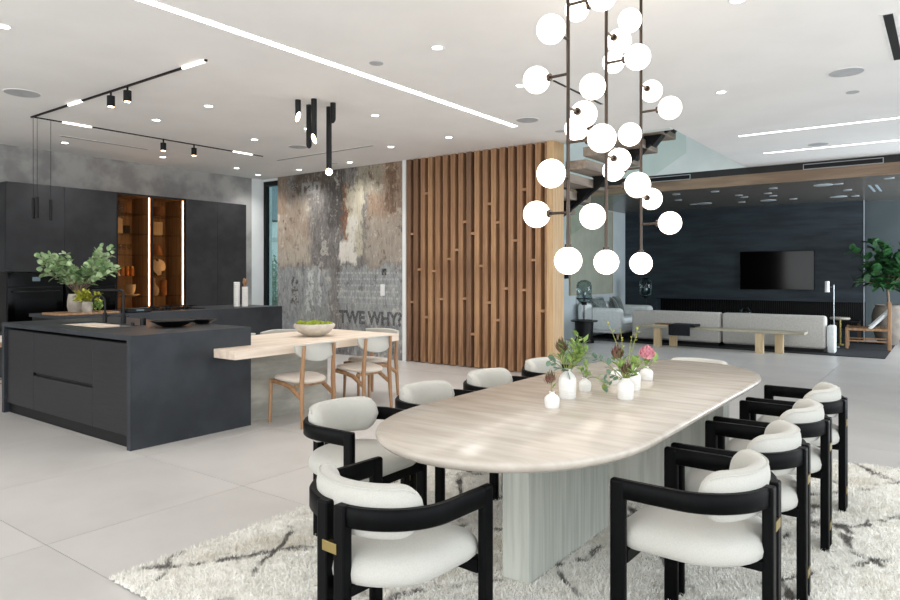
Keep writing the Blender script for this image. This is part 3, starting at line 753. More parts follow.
# track lights over the island
tr = thing('track_light', 'L-shaped black ceiling track with lit sections and spot heads', 'light', (-8.53, 3.34, CEIL))
def tb(x0, x1, y0, y1, m, nm, z0=-.03): B(x0, x1, y0, y1, z0, 0).build(nm, m, tr)
tb(-.02, 3.46, -.010, .010, 'black_matte', 'rail', -.016); tb(-.010, .010, .010, 3.26, 'black_matte', 'rail', -.012)
tb(.92, 1.22, -.0105, .0105, 'led_track', 'light_module', -.018); tb(3.10, 3.43, -.0105, .0105, 'led_track', 'light_module', -.018)
tb(-.0105, .0105, .33, .67, 'led_track', 'light_module', -.016); tb(-.0105, .0105, 2.72, 3.06, 'led_track', 'light_module', -.016)
for x, y in ((1.83, 0), (2.15, 0), (0, 1.62), (0, 2.08)):
    s_ = MB().cyl((x, y, -.16), (x, y, -.055), .037, n=20).build('spot_head', 'black_matte', tr, smooth=True)
    MB().cyl((x, y, -.06), (x, y, -.010), .010, n=10).build('stem', 'black_matte', s_)
    MB().cyl((x, y, -.163), (x, y, -.1605), .028, n=16).build('lens', 'led_warm', s_)
# slim pendants hanging from the track
for i, (px, pt, pb, d) in enumerate([(33.2, 198, 219, 0), (37.2, 197, 218, 0), (50.8, 200, 221, 0)]):
    q = at_z(px, 118, CEIL) if i < 2 else at_z(px, 120, CEIL)
    dep = q.x*FX+q.y*FY; z0 = EYE+(HOR-pb)*dep/FPX; z1 = EYE+(HOR-pt)*dep/FPX
    t = thing('slim_pendant', ('slim black cylinder pendant, outermost of the close pair over the island', 'slim black cylinder pendant of the close pair, beside the single one', 'slim black cylinder pendant hanging alone beside the close pair')[i], 'pendant', (q.x, q.y, CEIL), 0, 'slim wire pendants over the island')
    MB().cyl((0, 0, z0-CEIL), (0, 0, z1-CEIL), .017, n=14).build('cylinder', 'black_matte', t, smooth=True)
    MB().cyl((0, 0, z1-CEIL), (0, 0, 0), .003, n=6).build('wire', 'black_matte', t)
# tube cluster with slanted lit ends
for px, pt, pb, lab, lit, az in [(298, 100, 122, 'shortest black tube downlight with a slanted lit end', 1, -.1), (309, 105, 149, 'black tube downlight with slanted dark end, behind a longer one', 0, 2.4), (314, 99, 144, 'mid-length black tube downlight with a lit slanted end', 1, -1.4), (329, 107, 172, 'longest black tube downlight with a glowing tip', 1, -.95), (333, 103, 124, 'short black tube downlight in front of the longest one', 0, 2.2)]:
    q = at_z(px, pt, CEIL); dep = q.x*FX+q.y*FY; zb = EYE+(HOR-pb)*dep/FPX-CEIL
    t = thing('tube_downlight', lab, 'light', tuple(q), 0, 'black tube downlights over the bar')
    r = .03; n = 20; a = (cos(az), sin(az))
    low = [(r*cos(2*pi*i/n), r*sin(2*pi*i/n)) for i in range(n)]
    sl_ = .055 if pb != 172 else .02
    rings = [[(x, y, 0) for x, y in low], [(x, y, zb+sl_*(1+(x*a[0]+y*a[1])/r)) for x, y in low]]
    MB().loft(rings).build('tube', 'black_matte', t, smooth=True)
    if lit:
        vs = [(x*.86, y*.86, zb-.002+sl_*(1+(x*a[0]+y*a[1])*.86/r)) for x, y in low]
        vs2 = [(x, y, z+.006) for x, y, z in vs]
        MB().loft([vs, vs2]).build('lens', 'tube_light', t)
        if pb == 172: MB().sphere((0, 0, zb+.0), .038, 16).build('bulb', 'tube_light', t, smooth=True)

# ================================================================ KITCHEN
# tall cabinets
XC = -10.10
def cab_front(name, y0, y1, z0, z1, parent, mat='tall_cab'):
    return B(0, .022, y0+.0015, y1-.0015, z0, z1).build(name, mat, parent, bevel=.0015, seg=1)
def tall(y0, y1, label, oven=False):
    t = thing('tall_cabinet', label, 'cabinet', (XC, y0, 0)); w = y1-y0
    zt = 1.43 if oven else .08
    MB().box(-.59, -.012, 0, w, .0, .10).box(-.59, -.012, 0, w, zt if oven else .1, 2.638).build('carcass', 'tall_cab', t)
    if oven: cab_front('door', 0, w, .10, .62, t); B(-.59, -.012, 0, w, .10, .62).build('carcass', 'tall_cab', t)
    cab_front('door', 0, w, zt+.002 if oven else .1, 2.638, t)
    return t
tall(3.63, 4.37, 'dark tall cabinet above the oven at the end of the kitchen run', True)
tall(4.37, 5.11, 'dark tall cabinet above the oven beside the glass display', True)
tall(6.26, 6.85, 'plain dark tall cabinet right beside the lit glass display')
tall(6.85, 7.44, 'plain dark tall cabinet at the window end of the run')
for y0, y1, lab in ((3.645, 4.355, 'black glass built-in oven at the end of the kitchen run'), (4.385, 5.095, 'black glass built-in oven behind the eucalyptus plant')):
    t = thing('built_in_oven', lab, 'oven', (XC, y0, .63)); w = y1-y0
    B(-.56, -.005, 0, w, 0, .79).build('body', 'black', t)
    d = B(0, .02, .005, w-.005, .03, .58).build('door', 'black_glass', t, bevel=.002)
    MB().cyl((.05, .06, .53), (.05, w-.06, .53), .009, n=10).build('handle', 'black_matte', d, smooth=True)
    B(.0205, .0215, .09, w-.09, .10, .43).build('door_window', 'tv_black', d)
    pn = B(0, .02, .005, w-.005, .60, .785).build('control_panel', 'black_glass', t, bevel=.002)
    B(.0205, .0215, w*.5-.05, w*.5+.05, .67, .73).build('display', 'house_window', pn)
# lit glass display cabinets
def display(y0, y1, label):
    t = thing('display_cabinet', label, 'cabinet', (XC, y0, 0)); w = y1-y0
    MB().box(-.58, 0, 0, .02, .10, 2.638).box(-.58, 0, w-.02, w, .10, 2.638).box(-.58, -.56, .02, w-.02, .10, 2.638).box(-.56, 0, .02, w-.02, 2.618, 2.638).box(-.56, 0, .02, w-.02, .10, .12).build('carcass', 'cab_wood', t)
    B(-.55, -.02, 0, w, 0, .10).build('plinth', 'black_matte', t)
    d = MB().box(0, .022, 0, .018, .10, 2.638).box(0, .022, w-.03, w, .10, 2.638).box(0, .022, .018, w-.03, 2.61, 2.638).box(0, .022, .018, w-.03, .10, .13).build('door', 'black_matte', t)
    B(.006, .012, .018, w-.03, .13, 2.61).build('pane', 'glass_cabinet', d)
    for z in SHELF: B(-.555, -.03, .022, w-.022, z-.008, z).build('shelf', 'glass_clear', t)
    B(-.03, -.012, w-.033, w-.022, .14, 2.60).build('led_strip', 'led_warm', t)
SHELF = [.70, 1.05, 1.37, 1.70, 2.03, 2.34]
display(5.11, 5.675, 'glass display cabinet with warm light strip beside the oven')
display(5.675, 6.255, 'glass display cabinet with warm light strip beside the plain doors')
XS = -10.36
def item(name, label, cat, y, z, grp=None): return thing(name, label, cat, (XS, y, z), 0, grp)
g1 = 'items in the display cabinets'
t = item('basket', 'round brown wicker basket on the top cabinet shelf', 'basket', 5.36, 2.34)
MB().lathe([(0, 0), (.09, 0), (.12, .06), (.115, .17), (.10, .20), (.095, .17), (.1, .06), (0, .02)], n=20).build('basket_body', 'rattan', t, smooth=True); MB().tube([(0, .10*cos(a), .19+.05*sin(a)) for a in [pi*i/8 for i in range(9)]], .008, 6).build('handle', 'rattan', t)
for k in range(4):
    b = B(-.07, .07, 0, .028, 0, .24-.012*(k % 2)).build('book', 'book_paper', None, bevel=.002, loc=(XS, 5.19+k*.031, 2.03)); tag(b, 'pale book standing beside the dark box in the display cabinet', 'book', 'pale books on the upper shelf')
b = B(-.06, .06, 0, .09, 0, .13).build('storage_box', 'black_matte', None, bevel=.004, loc=(XS, 5.345, 2.03)); tag(b, 'small dark box beside the pale books', 'box')
gl = None
for k in range(4):
    if gl is None:
        gl = thing('wine_glass', 'clear stemmed glass on the middle cabinet shelf', 'glass', (XS, 5.20, 1.70), 0, 'stemmed glasses in the cabinet')
        MB().lathe([(0, 0), (.03, .002), (.03, .004), (.005, .008), (.004, .07), (.02, .085), (.034, .12), (.03, .17), (.028, .17), (.032, .12), (0, .09)], n=16).build('glass_body', 'glass_clear', gl, smooth=True)
    else: dup(gl, (XS, 5.20+k*.085, 1.70))
jr = None
for k in range(4):
    if jr is None:
        jr = thing('spice_jar', 'amber jar in a row on the cabinet shelf', 'jar', (XS, 5.26, 1.37), 0, 'amber jars in the cabinet')
        MB().lathe([(0, 0), (.033, 0), (.035, .01), (.035, .11), (.028, .13), (0, .13)], n=16).build('jar_body', 'amber', jr, smooth=True); MB().cyl((0, 0, .13), (0, 0, .152), .03, n=14).build('lid', 'brass', jr)
    else: dup(jr, (XS, 5.26+k*.078, 1.37))
t = item('bowl', 'cream bowl stacked on a plate in the display cabinet', 'bowl', 5.47, 1.085)
MB().lathe([(0, 0), (.05, 0), (.075, .06), (.08, .15), (.072, .15), (.06, .05), (0, .02)], n=20).build('bowl_body', 'stoneware', t, smooth=True)
t = item('plate', 'cream plate under the stacked bowl', 'plate', 5.47, 1.05)
MB().lathe([(0, 0), (.08, 0), (.14, .025), (.14, .033), (.08, .012), (0, .01)], n=24).build('plate_body', 'stoneware', t, smooth=True)
t = item('bowl', 'brown wooden bowl on the top shelf of the right display', 'bowl', 5.90, 2.34)
MB().lathe([(0, 0), (.07, 0), (.11, .10), (.12, .15), (.11, .15), (.09, .08), (0, .03)], n=20).build('bowl_body', 'walnut', t, smooth=True)
for k in range(5):
    b = B(-.07, .07, 0, .032, 0, .215).build('book', 'book_paper', None, bevel=.002, loc=(XS, 5.80+k*.035, 2.03)); tag(b, 'cream book in the row of the right display cabinet', 'book', 'cream books in the right display')
t = item('vase', 'brown flared vase upside-down bell shape in the display', 'vase', 5.90, 1.70)
MB().lathe([(0, 0), (.11, 0), (.10, .03), (.07, .13), (.06, .18), (.05, .18), (0, .17)], n=20).build('vase_body', 'ochre', t, smooth=True)
t = item('decorative_plate', 'round pale plate with dark blotches standing on edge', 'plate', 5.93, 1.37)
M('plate_pattern', 'e0d8c8', .4, col2='4a3a30', scale=9, lo=.52, hi=.56)
MB().cyl((0, 0, .14), (.015, 0, .14), .135, .12, n=32).build('plate_body', 'plate_pattern', t, smooth=True); MB().box(-.05, .0, -.05, .05, 0, .015).build('plate_stand', 'walnut', t)
t = item('vase', 'pale gourd-shaped vase on the lowest visible shelf', 'vase', 5.86, 1.05)
MB().lathe([(0, 0), (.05, 0), (.085, .06), (.08, .12), (.03, .18), (.018, .25), (.024, .28), (.016, .28), (0, .25)], n=20).build('vase_body', 'stoneware', t, smooth=True)
t = item('vase', 'brown ribbed cylinder vase beside the gourd vase', 'vase', 6.02, 1.05)
MB().lathe([(0, 0), (.055, 0), (.06, .05), (.052, .25), (.045, .25), (0, .22)], n=20).build('vase_body', 'ochre', t, smooth=True)

# island: worktop with waterfall ends, three front units
iw = thing('island_worktop', 'dark grey stone island worktop with waterfall ends', 'worktop', (-6.43, 3.31, 0))
IX0, IX1, IY0, IY1 = -7.70-.0, -5.18, 2.735, 3.875
SX0, SX1, SY0, SY1 = -7.10, -6.14, 2.98, 3.34
ox, oy = -6.43, 3.31
def L_(x0, x1, y0, y1, z0, z1): return (x0-ox, x1-ox, y0-oy, y1-oy, z0, z1)
MB().box(*L_(IX0, SX0, IY0, IY1, .87, .91)).box(*L_(SX1, IX1, IY0, IY1, .87, .91)).box(*L_(SX0, SX1, IY0, SY0, .87, .91)).box(*L_(SX0, SX1, SY1, IY1, .87, .91)).build('top_slab', 'island_stone', iw)
B(*L_(IX1-.055, IX1, IY0, IY1, 0, .87)).build('side_panel', 'island_stone', iw)
B(*L_(IX0, IX0+.055, IY0, IY1, 0, .87)).build('side_panel', 'island_stone', iw)
B(*L_(IX0+.055, IX1-.055, IY1-.02, IY1, 0, .87)).build('back_panel', 'island_stone', iw)
def unit(x0, x1, label, drawers):
    t = thing('island_cabinet', label, 'cabinet', (x0, IY0+.02, 0)); w = x1-x0
    B(.001, w-.001, .022, .19, .10, .845).build('carcass', 'black_matte', t)
    B(.0, w, .03, .05, 0, .10).build('plinth', 'black_matte', t)
    if drawers:
        B(.0015, w-.0015, 0, .02, .105, .43).build('drawer', 'island_front', t, bevel=.001, seg=1)
        B(.0015, w-.0015, 0, .02, .462, .842).build('drawer', 'island_front', t, bevel=.001, seg=1)
    else: B(.0015, w-.0015, 0, .02, .105, .842).build('door', 'island_front', t, bevel=.001, seg=1)
unit(IX0+.055, -7.01, 'narrow dark island cabinet with one door on the stool side', 0)
unit(-7.01, -5.84, 'dark island cabinet with two wide drawers', 1)
unit(-5.84, IX1-.055, 'dark island cabinet with one door next to the bar', 0)
sk = thing('sink', 'rectangular dark sink set into the island worktop', 'sink', ((SX0+SX1)/2, (SY0+SY1)/2, .70))
hw, hd = (SX1-SX0)/2, (SY1-SY0)/2
MB().box(-hw, hw, -hd, hd, 0, .01).box(-hw, -hw+.012, -hd, hd, .01, .20).box(hw-.012, hw, -hd, hd, .01, .20).box(-hw, hw, -hd, -hd+.012, .01, .20).box(-hw, hw, hd-.012, hd, .01, .20).build('basin', 'steel', sk)
MB().cyl((0, 0, .01), (0, 0, .014), .04, n=20).build('drain', 'black', sk)
b = B(-.24, .24, -.155, .155, 0, .02).build('cutting_board', 'oak_light', None, bevel=.003, loc=(-6.72, 3.16, .884)); tag(b, 'pale wooden cutting board laid across the sink', 'board')
# faucets
def faucet(loc, h, reach, r, label, square=False):
    t = thing('faucet', label, 'faucet', loc)
    MB().cyl((0, 0, 0), (0, 0, .10), r*2.1, r*2.0, n=18).build('body', 'black_matte', t, smooth=True)
    if square: pts = [(0, 0, .09), (0, 0, h-.03), (-.006, -.006, h-.012), (-.02, -.02, h)]+[(-.02-reach*.7*i/6, -.02-reach*.7*i/6, h) for i in range(1, 7)]+[(-.02-reach*.7, -.02-reach*.7, h-.05)]
    else: pts = [(0, 0, .09), (0, 0, h-reach/2)]+[(-(reach/2)*(1-cos(a))*.7, -(reach/2)*(1-cos(a))*.7, h-reach/2+(reach/2)*sin(a)) for a in [pi*i/10 for i in range(1, 11)]]
    MB().tube(pts, r, 10).build('spout', 'black_matte', t, smooth=True)
    MB().cyl((.0, 0, .06), (.05, .03, .075), .006, n=8).build('lever', 'black_matte', t)
faucet(at_z(105, 322.5, .91), .27, .12, .010, 'small black gooseneck faucet at the island sink')
faucet(at_z(123.5, 323.5, .91), .33, .26, .012, 'larger black square-spout faucet at the island sink', True)
b = MB().lathe([(0, 0), (.028, 0), (.028, .07), (.0, .072)], n=18).build('soap_dispenser', 'black', None, smooth=True, loc=at_z(143, 325, .91)); tag(b, 'short black cylinder beside the larger faucet', 'dispenser')
b = MB().lathe([(0, 0), (.018, 0), (.018, .02), (.0, .03)], n=18).build('sink_plug', 'black', None, smooth=True, loc=at_z(132.5, 325, .91)); tag(b, 'small black knob next to the black cylinder on the island', 'knob')
for (px, py, r, h, lab) in ((172.5, 326.5, .205, .065, 'large shallow black bowl on the island'), (203, 323.6, .135, .05, 'smaller shallow black bowl behind the large one on the island')):
    q = at_z(px, py, .91); t = thing('shallow_bowl', lab, 'bowl', q)
    MB().lathe([(0, 0), (r*.42, 0), (r*.7, h*.4), (r, h*.92), (r, h), (r*.97, h), (r*.68, h*.5), (0, h*.28)], n=36).build('bowl_body', 'black', t, smooth=True)
# rear counter
rc = thing('kitchen_counter', 'long dark stone counter behind the island', 'counter', (-8.70, 5.1, 0))
B(-.46, .52, -1.55, 1.59, .87, .91).build('worktop', 'island_stone', rc)
B(.46, .52, -1.55, 1.59, 0, .87).build('front_panel', 'island_stone', rc)
MB().box(-.44, .455, -1.52, 1.53, .08, .868).build('carcass', 'black_matte', rc)
B(-.46, .458, 1.53, 1.59, 0, .868).build('side_panel', 'island_stone', rc)
hob = thing('cooktop', 'black gas cooktop on the rear counter', 'cooktop', (-8.72, 5.15, .91))
B(-.24, .24, -.42, .42, 0, .008).build('glass_top', 'black_glass', hob)
for dx, dy in ((-.11, -.25), (.11, -.25), (-.11, .25), (.11, .25), (0, 0)):
    bu = MB().cyl((dx, dy, .008), (dx, dy, .03), .045, .04, n=18).build('burner', 'black', hob, smooth=True)
    MB().box(dx-.10, dx+.10, dy-.006, dy+.006, .035, .05).box(dx-.006, dx+.006, dy-.10, dy+.10, .035, .05).build('grate', 'black_matte', bu)
for k in range(5): MB().cyl((.215, -.2+.1*k, .008), (.215, -.2+.1*k, .035), .016, n=12).build('knob', 'black', hob)
t = thing('scale_box', 'dark low appliance box at the near end of the rear counter', 'appliance', (-8.37, 4.50, .91))
B(-.09, .09, -.16, .16, 0, .055).build('body', 'black_matte', t, bevel=.01); B(.0905, .092, -.05, .05, .018, .04).build('display', 'house_window', t)
# utensil jars
for k, (px, lab) in enumerate(((236.8, 'white ribbed jar on the rear counter, without utensils'), (245, 'white ribbed jar holding wooden utensils'))):
    q = at_z(px, 306.6, .91); t = thing('utensil_jar', lab, 'jar', q); h = .37 if k == 0 else .30
    pr_ = [(0, 0)]
    for i in range(13): pr_ += [(.042, h*i/13+.002), (.048, h*i/13+h/26), (.042, h*(i+1)/13-.002)]
    pr_ += [(.037, h), (.036, h*.5), (0, h*.45)]
    MB().lathe(pr_, n=20).build('jar_body', 'porcelain', t, smooth=True)
    if k:
        for a, L in ((.3, .41), (1.7, .40), (3.0, .42), (4.4, .39), (5.4, .41)):
            s_ = thing('wooden_spoon', 'wooden spoon standing in the white ribbed jar', 'spoon', q, a, 'wooden utensils in the jar')
            MB().cyl((.004, 0, .16), (.018, 0, L-.05), .006, n=8).build('handle', 'oak_chair', s_); MB().sphere((.024, 0, L-.02), .026, 12, (.4, .8, 1.2)).build('spoon_head', 'oak_chair', s_, smooth=True)
# board with eucalyptus and yellow plant
q0 = Vector((-8.55, 3.90, .91))
b = B(-.22, .24, -.36, .36, 0, .025).build('serving_board', 'oak_chair', None, bevel=.006, loc=q0); tag(b, 'long wooden serving board under the plants', 'board')
kp = thing('plant_vase', 'tall stone vase of green eucalyptus branches on the board', 'plant', (q0.x-.08, q0.y+.0, .935))
MB().lathe([(0, 0), (.11, 0), (.125, .07), (.118, .17), (.108, .22), (.09, .22), (.09, .16), (0, .14)], n=24).build('vase_body', 'stone_vase', kp, smooth=True)
re_ = random.Random(3)
ml, ms = MB(), MB()
for k in range(38):
    a = re_.uniform(0, 2*pi)
    s_ = re_.choice([-1, -1, 1, 1, 0]); dy = s_*re_.uniform(.18, .44)+re_.uniform(-.06, .06); dz = re_.uniform(.38, .66) if s_ else re_.uniform(.3, .48)
    if s_ < 0: dz = min(dz, .62)
    if s_ > 0: dz *= 1.08
    sprig(ml, ms, (0, 0, .17), (re_.uniform(-.2, .25), dy, dz+.10), (0, -dy*.25, .06), 16, .082, .036, re_, True, .40, .004)
ms.build('stem', 'bark', kp); o = ml.build('foliage', 'leaf_euc', kp, fix=False); o['kind'] = 'stuff'
kp2 = thing('plant_pot', 'small stone pot with yellow-green flowering plant in front of the eucalyptus', 'plant', (q0.x+.155, q0.y-.0, .936))
MB().lathe([(0, 0), (.055, 0), (.062, .05), (.058, .13), (.05, .13), (.045, .09), (0, .09)], n=20).build('pot', 'stone_vase', kp2, smooth=True)
ml, ms, ml2 = MB(), MB(), MB()
for k in range(44): sprig(ml, ms, (0, 0, .10), (re_.uniform(-.10, .09), re_.uniform(-.17, .12), re_.uniform(.15, .26)), (0, 0, .03), 7, .042, .017, re_, True, .5)
for k in range(16): sprig(ml2, ms, (0, 0, .10), (re_.uniform(.02, .07), re_.uniform(.05, .16), re_.uniform(.02, .14)), (0, .02, .07), 9, .042, .014, re_, True, .4)
ms.build('stem', 'stem_green', kp2); o = ml.build('blossoms', 'leaf_yellow', kp2, fix=False); o['kind'] = 'stuff'; o = ml2.build('trailing_leaves', 'leaf_green', kp2, fix=False); o['kind'] = 'stuff'
# counter stool at the end of the island
st = thing('counter_stool', 'wooden counter stool with beige seat at the end of the island', 'stool', (-8.33, 2.98, 0), .2)
MB().lathe([(0, .655), (.17, .655), (.185, .67), (.18, .70), (.14, .715), (0, .72)], n=28).build('seat', 'beige_fabric', st, smooth=True)
MB().lathe([(.13, .61), (.155, .61), (.155, .655), (.13, .655)], n=28).build('apron', 'oak_chair', st, smooth=True)
for a in range(4):
    c_, s_ = cos(a*pi/2+.6), sin(a*pi/2+.6); MB().cyl((c_*.19, s_*.19, 0), (c_*.13, s_*.13, .65), .013, .018, n=12).build('leg', 'oak_chair', st, smooth=True)
MB().tube([(.172*cos(2*pi*i/24), .172*sin(2*pi*i/24), .22) for i in range(25)], .008, 6).build('foot_ring', 'oak_chair', st, smooth=True)

# bar table attached to the island
bt = thing('bar_table', 'pale oak slab table joined to the dark island', 'table', (-5.45, 4.6, 0))
bx, by = -5.45, 4.6
BZ0, BZ1 = .665, .742
vs = [(-5.178, 3.48), (-4.87, 3.48), (-4.87, 5.60), (-6.0, 5.60), (-6.0, 3.878), (-5.178, 3.878)]
MB().loft([[(x-bx, y-by, BZ0) for x, y in vs], [(x-bx, y-by, BZ1) for x, y in vs]]).build('slab', 'oak_light', bt, bevel=.003, seg=1)
B(-5.58-bx, -5.31-bx, 3.88-by, 4.95-by, 0, BZ0).build('support_block', 'oak_grey', bt)
mb_ = thing('moss_bowl', 'wide stoneware bowl filled with bright moss on the oak slab', 'bowl', tuple(at_z(314.5, 336, .742)))
MB().lathe([(0, 0), (.09, 0), (.16, .04), (.212, .095), (.216, .122), (.205, .135), (.196, .126), (.19, .10), (0, .08)], n=40).build('bowl_body', 'stoneware', mb_, smooth=True)
rm = random.Random(8); mm = MB()
for k in range(70):
    a = rm.uniform(0, 2*pi); r = .170*math.sqrt(rm.random()); mm.sphere((r*cos(a), r*sin(a), .122+rm.uniform(-.005, .018)), rm.uniform(.022, .036), 8, (1, 1, .75))
o = mm.build('moss', 'moss', mb_, smooth=True); o['kind'] = 'stuff'

def make_bchair():
    t = thing('bar_side_chair', '', 'chair')
    for sg in (1, -1):
        MB().cyl((sg*.215, .225, 0), (sg*.205, .215, .42), .014, .022, n=12).build('leg', 'oak_chair', t, smooth=True)
        MB().tube([(sg*.225, -.245, 0), (sg*.22, -.235, .2), (sg*.213, -.225, .42), (sg*.208, -.235, .60), (sg*.204, -.252, .775)], [.016, .022, .025, .021, .016], 10).build('back_post', 'oak_chair', t, smooth=True)
        MB().tube([(sg*.205, .215, .405), (sg*.207, .05, .395), (sg*.214, -.08, .37), (sg*.218, -.228, .275)], [.018, .022, .024, .021], 8).build('side_stretcher', 'oak_chair', t, smooth=True)
    B(-.20, .20, .20, .225, .385, .42).build('front_rail', 'oak_chair', t, bevel=.004)
    B(-.20, .20, -.13, -.105, .365, .395).build('rear_rail', 'oak_chair', t, bevel=.004)
    rings = []; n = 36
    def se(ins):
        o = []
        for i in range(n):
            a = 2*pi*i/n; c_, s_ = cos(a), sin(a); wx = .245-.02*(s_ < 0)
            o.append((math.copysign(abs(c_)**.72, c_)*(wx-ins), math.copysign(abs(s_)**.72, s_)*(.225-ins)+.01))
        return o
    def sz(x, y, z): return z+.012*(y-.0)/.22 - .012*(1-(x/.245)**2)
    rings = [[(x, y, sz(x, y, z)) for x, y in se(i)] for i, z in ((.04, .418), (.005, .428), (0, .442), (.01, .457), (.04, .466), (.12, .47))]
    MB().loft(rings).build('seat', 'beige_fabric', t, smooth=True)
    # upholstered shield back: straight top, rounded bottom, curved in plan
    fr, bk = [], []
    pts = []
    for i in range(13): pts.append((-.285+.57*i/12, .775+.014*sin(pi*i/12)))
    for i in range(1, 16):
        a = pi*i/16; pts.append((.282*cos(a), .750-.135*sin(a)))
    rings = []
    for k, (d, ins) in enumerate(((-.022, .94), (-.017, .985), (0, 1.0), (.012, .985), (.017, .94))):
        rings.append([(x*ins, -.215+d-.055*(1-(x/.285)**2)+.02, .70+(z-.70)*ins) for x, z in pts])
    MB().loft(rings).build('backrest', 'cream_fabric', t, smooth=True)
    return t
bc = make_bchair()
GB = 'oak chairs at the bar table'
bc.scale = (.9, 1, .97); bc.location = (-4.915, 4.25, 0); bc.rotation_euler = (0, 0, radians(90)); bc['group'] = GB
bc['label'] = 'oak side chair with curved pale back beside the grey support block'
dup(bc, (-4.935, 5.07, 0), radians(90), 'oak side chair on the dining side of the bar, next to its free end', GB)
dup(bc, (-5.30, 5.60, 0), radians(180), 'oak side chair tucked in at the free end of the bar', GB)
dup(bc, (-5.93, 4.97, 0), radians(-90), 'oak side chair behind the bar, hidden by the moss bowl', GB)
dup(bc, (-5.90, 4.36, 0), radians(-90), 'oak side chair behind the bar beside the island', GB)

# ================================================================ STAIRS (floating treads rising to the right behind the slat wall)
sc_ = thing('floating_staircase', 'floating dark timber stairs with black stringer and glass guard', 'stairs', (-4.3, 9.25, 0))
tm = None
for i in range(-14, 6):
    z = 2.70+.17*i; x = .27*i
    if z < .05: continue
    if tm is None: tm = B(-.32, 0, -.66, .66, 0, .125).build('tread', 'tread_wood', sc_, bevel=.003, seg=1, loc=(x, 0, z))
    else: inst(tm, 'tread', sc_, (x, 0, z))
MB().loft([[(-.32-.27*14, y, .0), (-.10-.27*14, y, .0), (.27*5-.05, y, 2.70+.17*5), (.27*5-.32, y, 2.70+.17*5)] for y in (.16, .24)]).build('stringer', 'black_matte', sc_)
for i in range(-14, 6):
    z = 2.70+.17*i; x = .27*i
    if z > .3: MB().loft([[(x-.28, y, z), (x-.02, y, z), (x-.16, y, z-.16)] for y in (.12, .28)]).build('bracket', 'black_matte', sc_)
MB().loft([[(-.27*13, y, .25), (1.22, y, 3.18), (1.22, y, 4.25), (-.27*13, y, 1.32)] for y in (.68, .692)]).build('glass_panel', 'glass_clear', sc_)

# ================================================================ LIVING AREA
dr = B(-6.4, -.83, 13.10, 16.30, .001, .012).build('living_rug', 'dark_rug', None); tag(dr, 'near-black rug under the living-room seating', 'rug')
# sofa seen from behind: two modules
def sofa(x0, x1, label):
    w = x1-x0; t = thing('sofa', label, 'sofa', (x0, 13.36, .012), 0, 'sofa modules with their backs to the hall')
    B(.05, w-.05, .06, .95, 0, .07).build('base', 'black_matte', t)
    B(.004, w-.004, 0, .24, .06, .645).build('backrest', 'sofa_fabric', t, smooth=True, bevel=.05, seg=4)
    B(.01, w-.01, .22, 1.02, .07, .40).build('seat', 'sofa_fabric', t, smooth=True, bevel=.05, seg=4)
    return t
sofa(-5.26, -3.49, 'grey low sofa module behind the black throw')
t = sofa(-3.47, -1.72, 'grey low sofa module ending beside the slim floor lamp')
a_ = B(-1.70, -1.58, 13.37, 13.58, .012, .50).build('sofa_arm_panel', 'white_fabric', None, smooth=True, bevel=.03, seg=3); tag(a_, 'narrow white upholstered panel at the end of the grey sofa', 'panel')
# bench
be = thing('bench', 'long low bench with pale oak slab legs behind the sofa', 'bench', (-3.42, 12.92, 0))
B(-1.43, 1.46, -.19, .17, .355, .40).build('top', 'bench_top', be, bevel=.004)
for x, y in ((-1.09, -.12), (-.86, .10), (.74, -.12), (1.02, .10)): B(x-.065, x+.065, y-.05, y+.05, 0, .355).build('leg', 'oak_pale', be, bevel=.003)
th = thing('throw_blanket', 'folded black throw draped over the bench', 'blanket', (-4.02, 12.90, .40))
B(-.24, .24, -.20, .18, 0, .05).build('folded_layer', 'throw_black', th, smooth=True, bevel=.02, seg=3)
MB().box(-.24, .16, -.235, -.20, -.16, .045).build('hanging_end', 'throw_black', th, smooth=True, bevel=.012, seg=2)
for k, (w, c_) in enumerate(((.15, 'book_paper'), (.13, 'ochre'))):
    b = B(-w, w, -.1, .1, 0, .022).build('book', c_, None, bevel=.002, loc=(-4.46+k*.02, 12.9, .40+k*.023)); tag(b, ('pale flat book' if k == 0 else 'brown flat book on top of the pale one')+' lying on the bench', 'book')
# loveseat
lo = thing('loveseat', 'white two-seat sofa against the pale wall', 'sofa', (-6.52, 13.42, .012))
for x, y in ((.1, .1), (.9, .1), (.1, 1.9), (.9, 1.9)): MB().cyl((x, y, 0), (x, y, .12), .022, .03, n=12).build('leg', 'oak_pale', lo)
B(.02, .98, .02, 1.98, .12, .30).build('base', 'white_fabric', lo, smooth=True, bevel=.03, seg=3)
B(0, .24, .0, 2.0, .14, .74).build('backrest', 'white_fabric', lo, smooth=True, bevel=.08, seg=4)
B(.05, 1.0, 0, .24, .14, .66).build('armrest', 'white_fabric', lo, smooth=True, bevel=.09, seg=5)
B(.05, 1.0, 1.76, 2.0, .14, .66).build('armrest', 'white_fabric', lo, smooth=True, bevel=.09, seg=5)
B(.22, .99, .25, 1.0, .29, .45).build('seat_cushion', 'white_fabric', lo, smooth=True, bevel=.05, seg=4)
B(.22, .99, 1.0, 1.75, .29, .45).build('seat_cushion', 'white_fabric', lo, smooth=True, bevel=.05, seg=4)
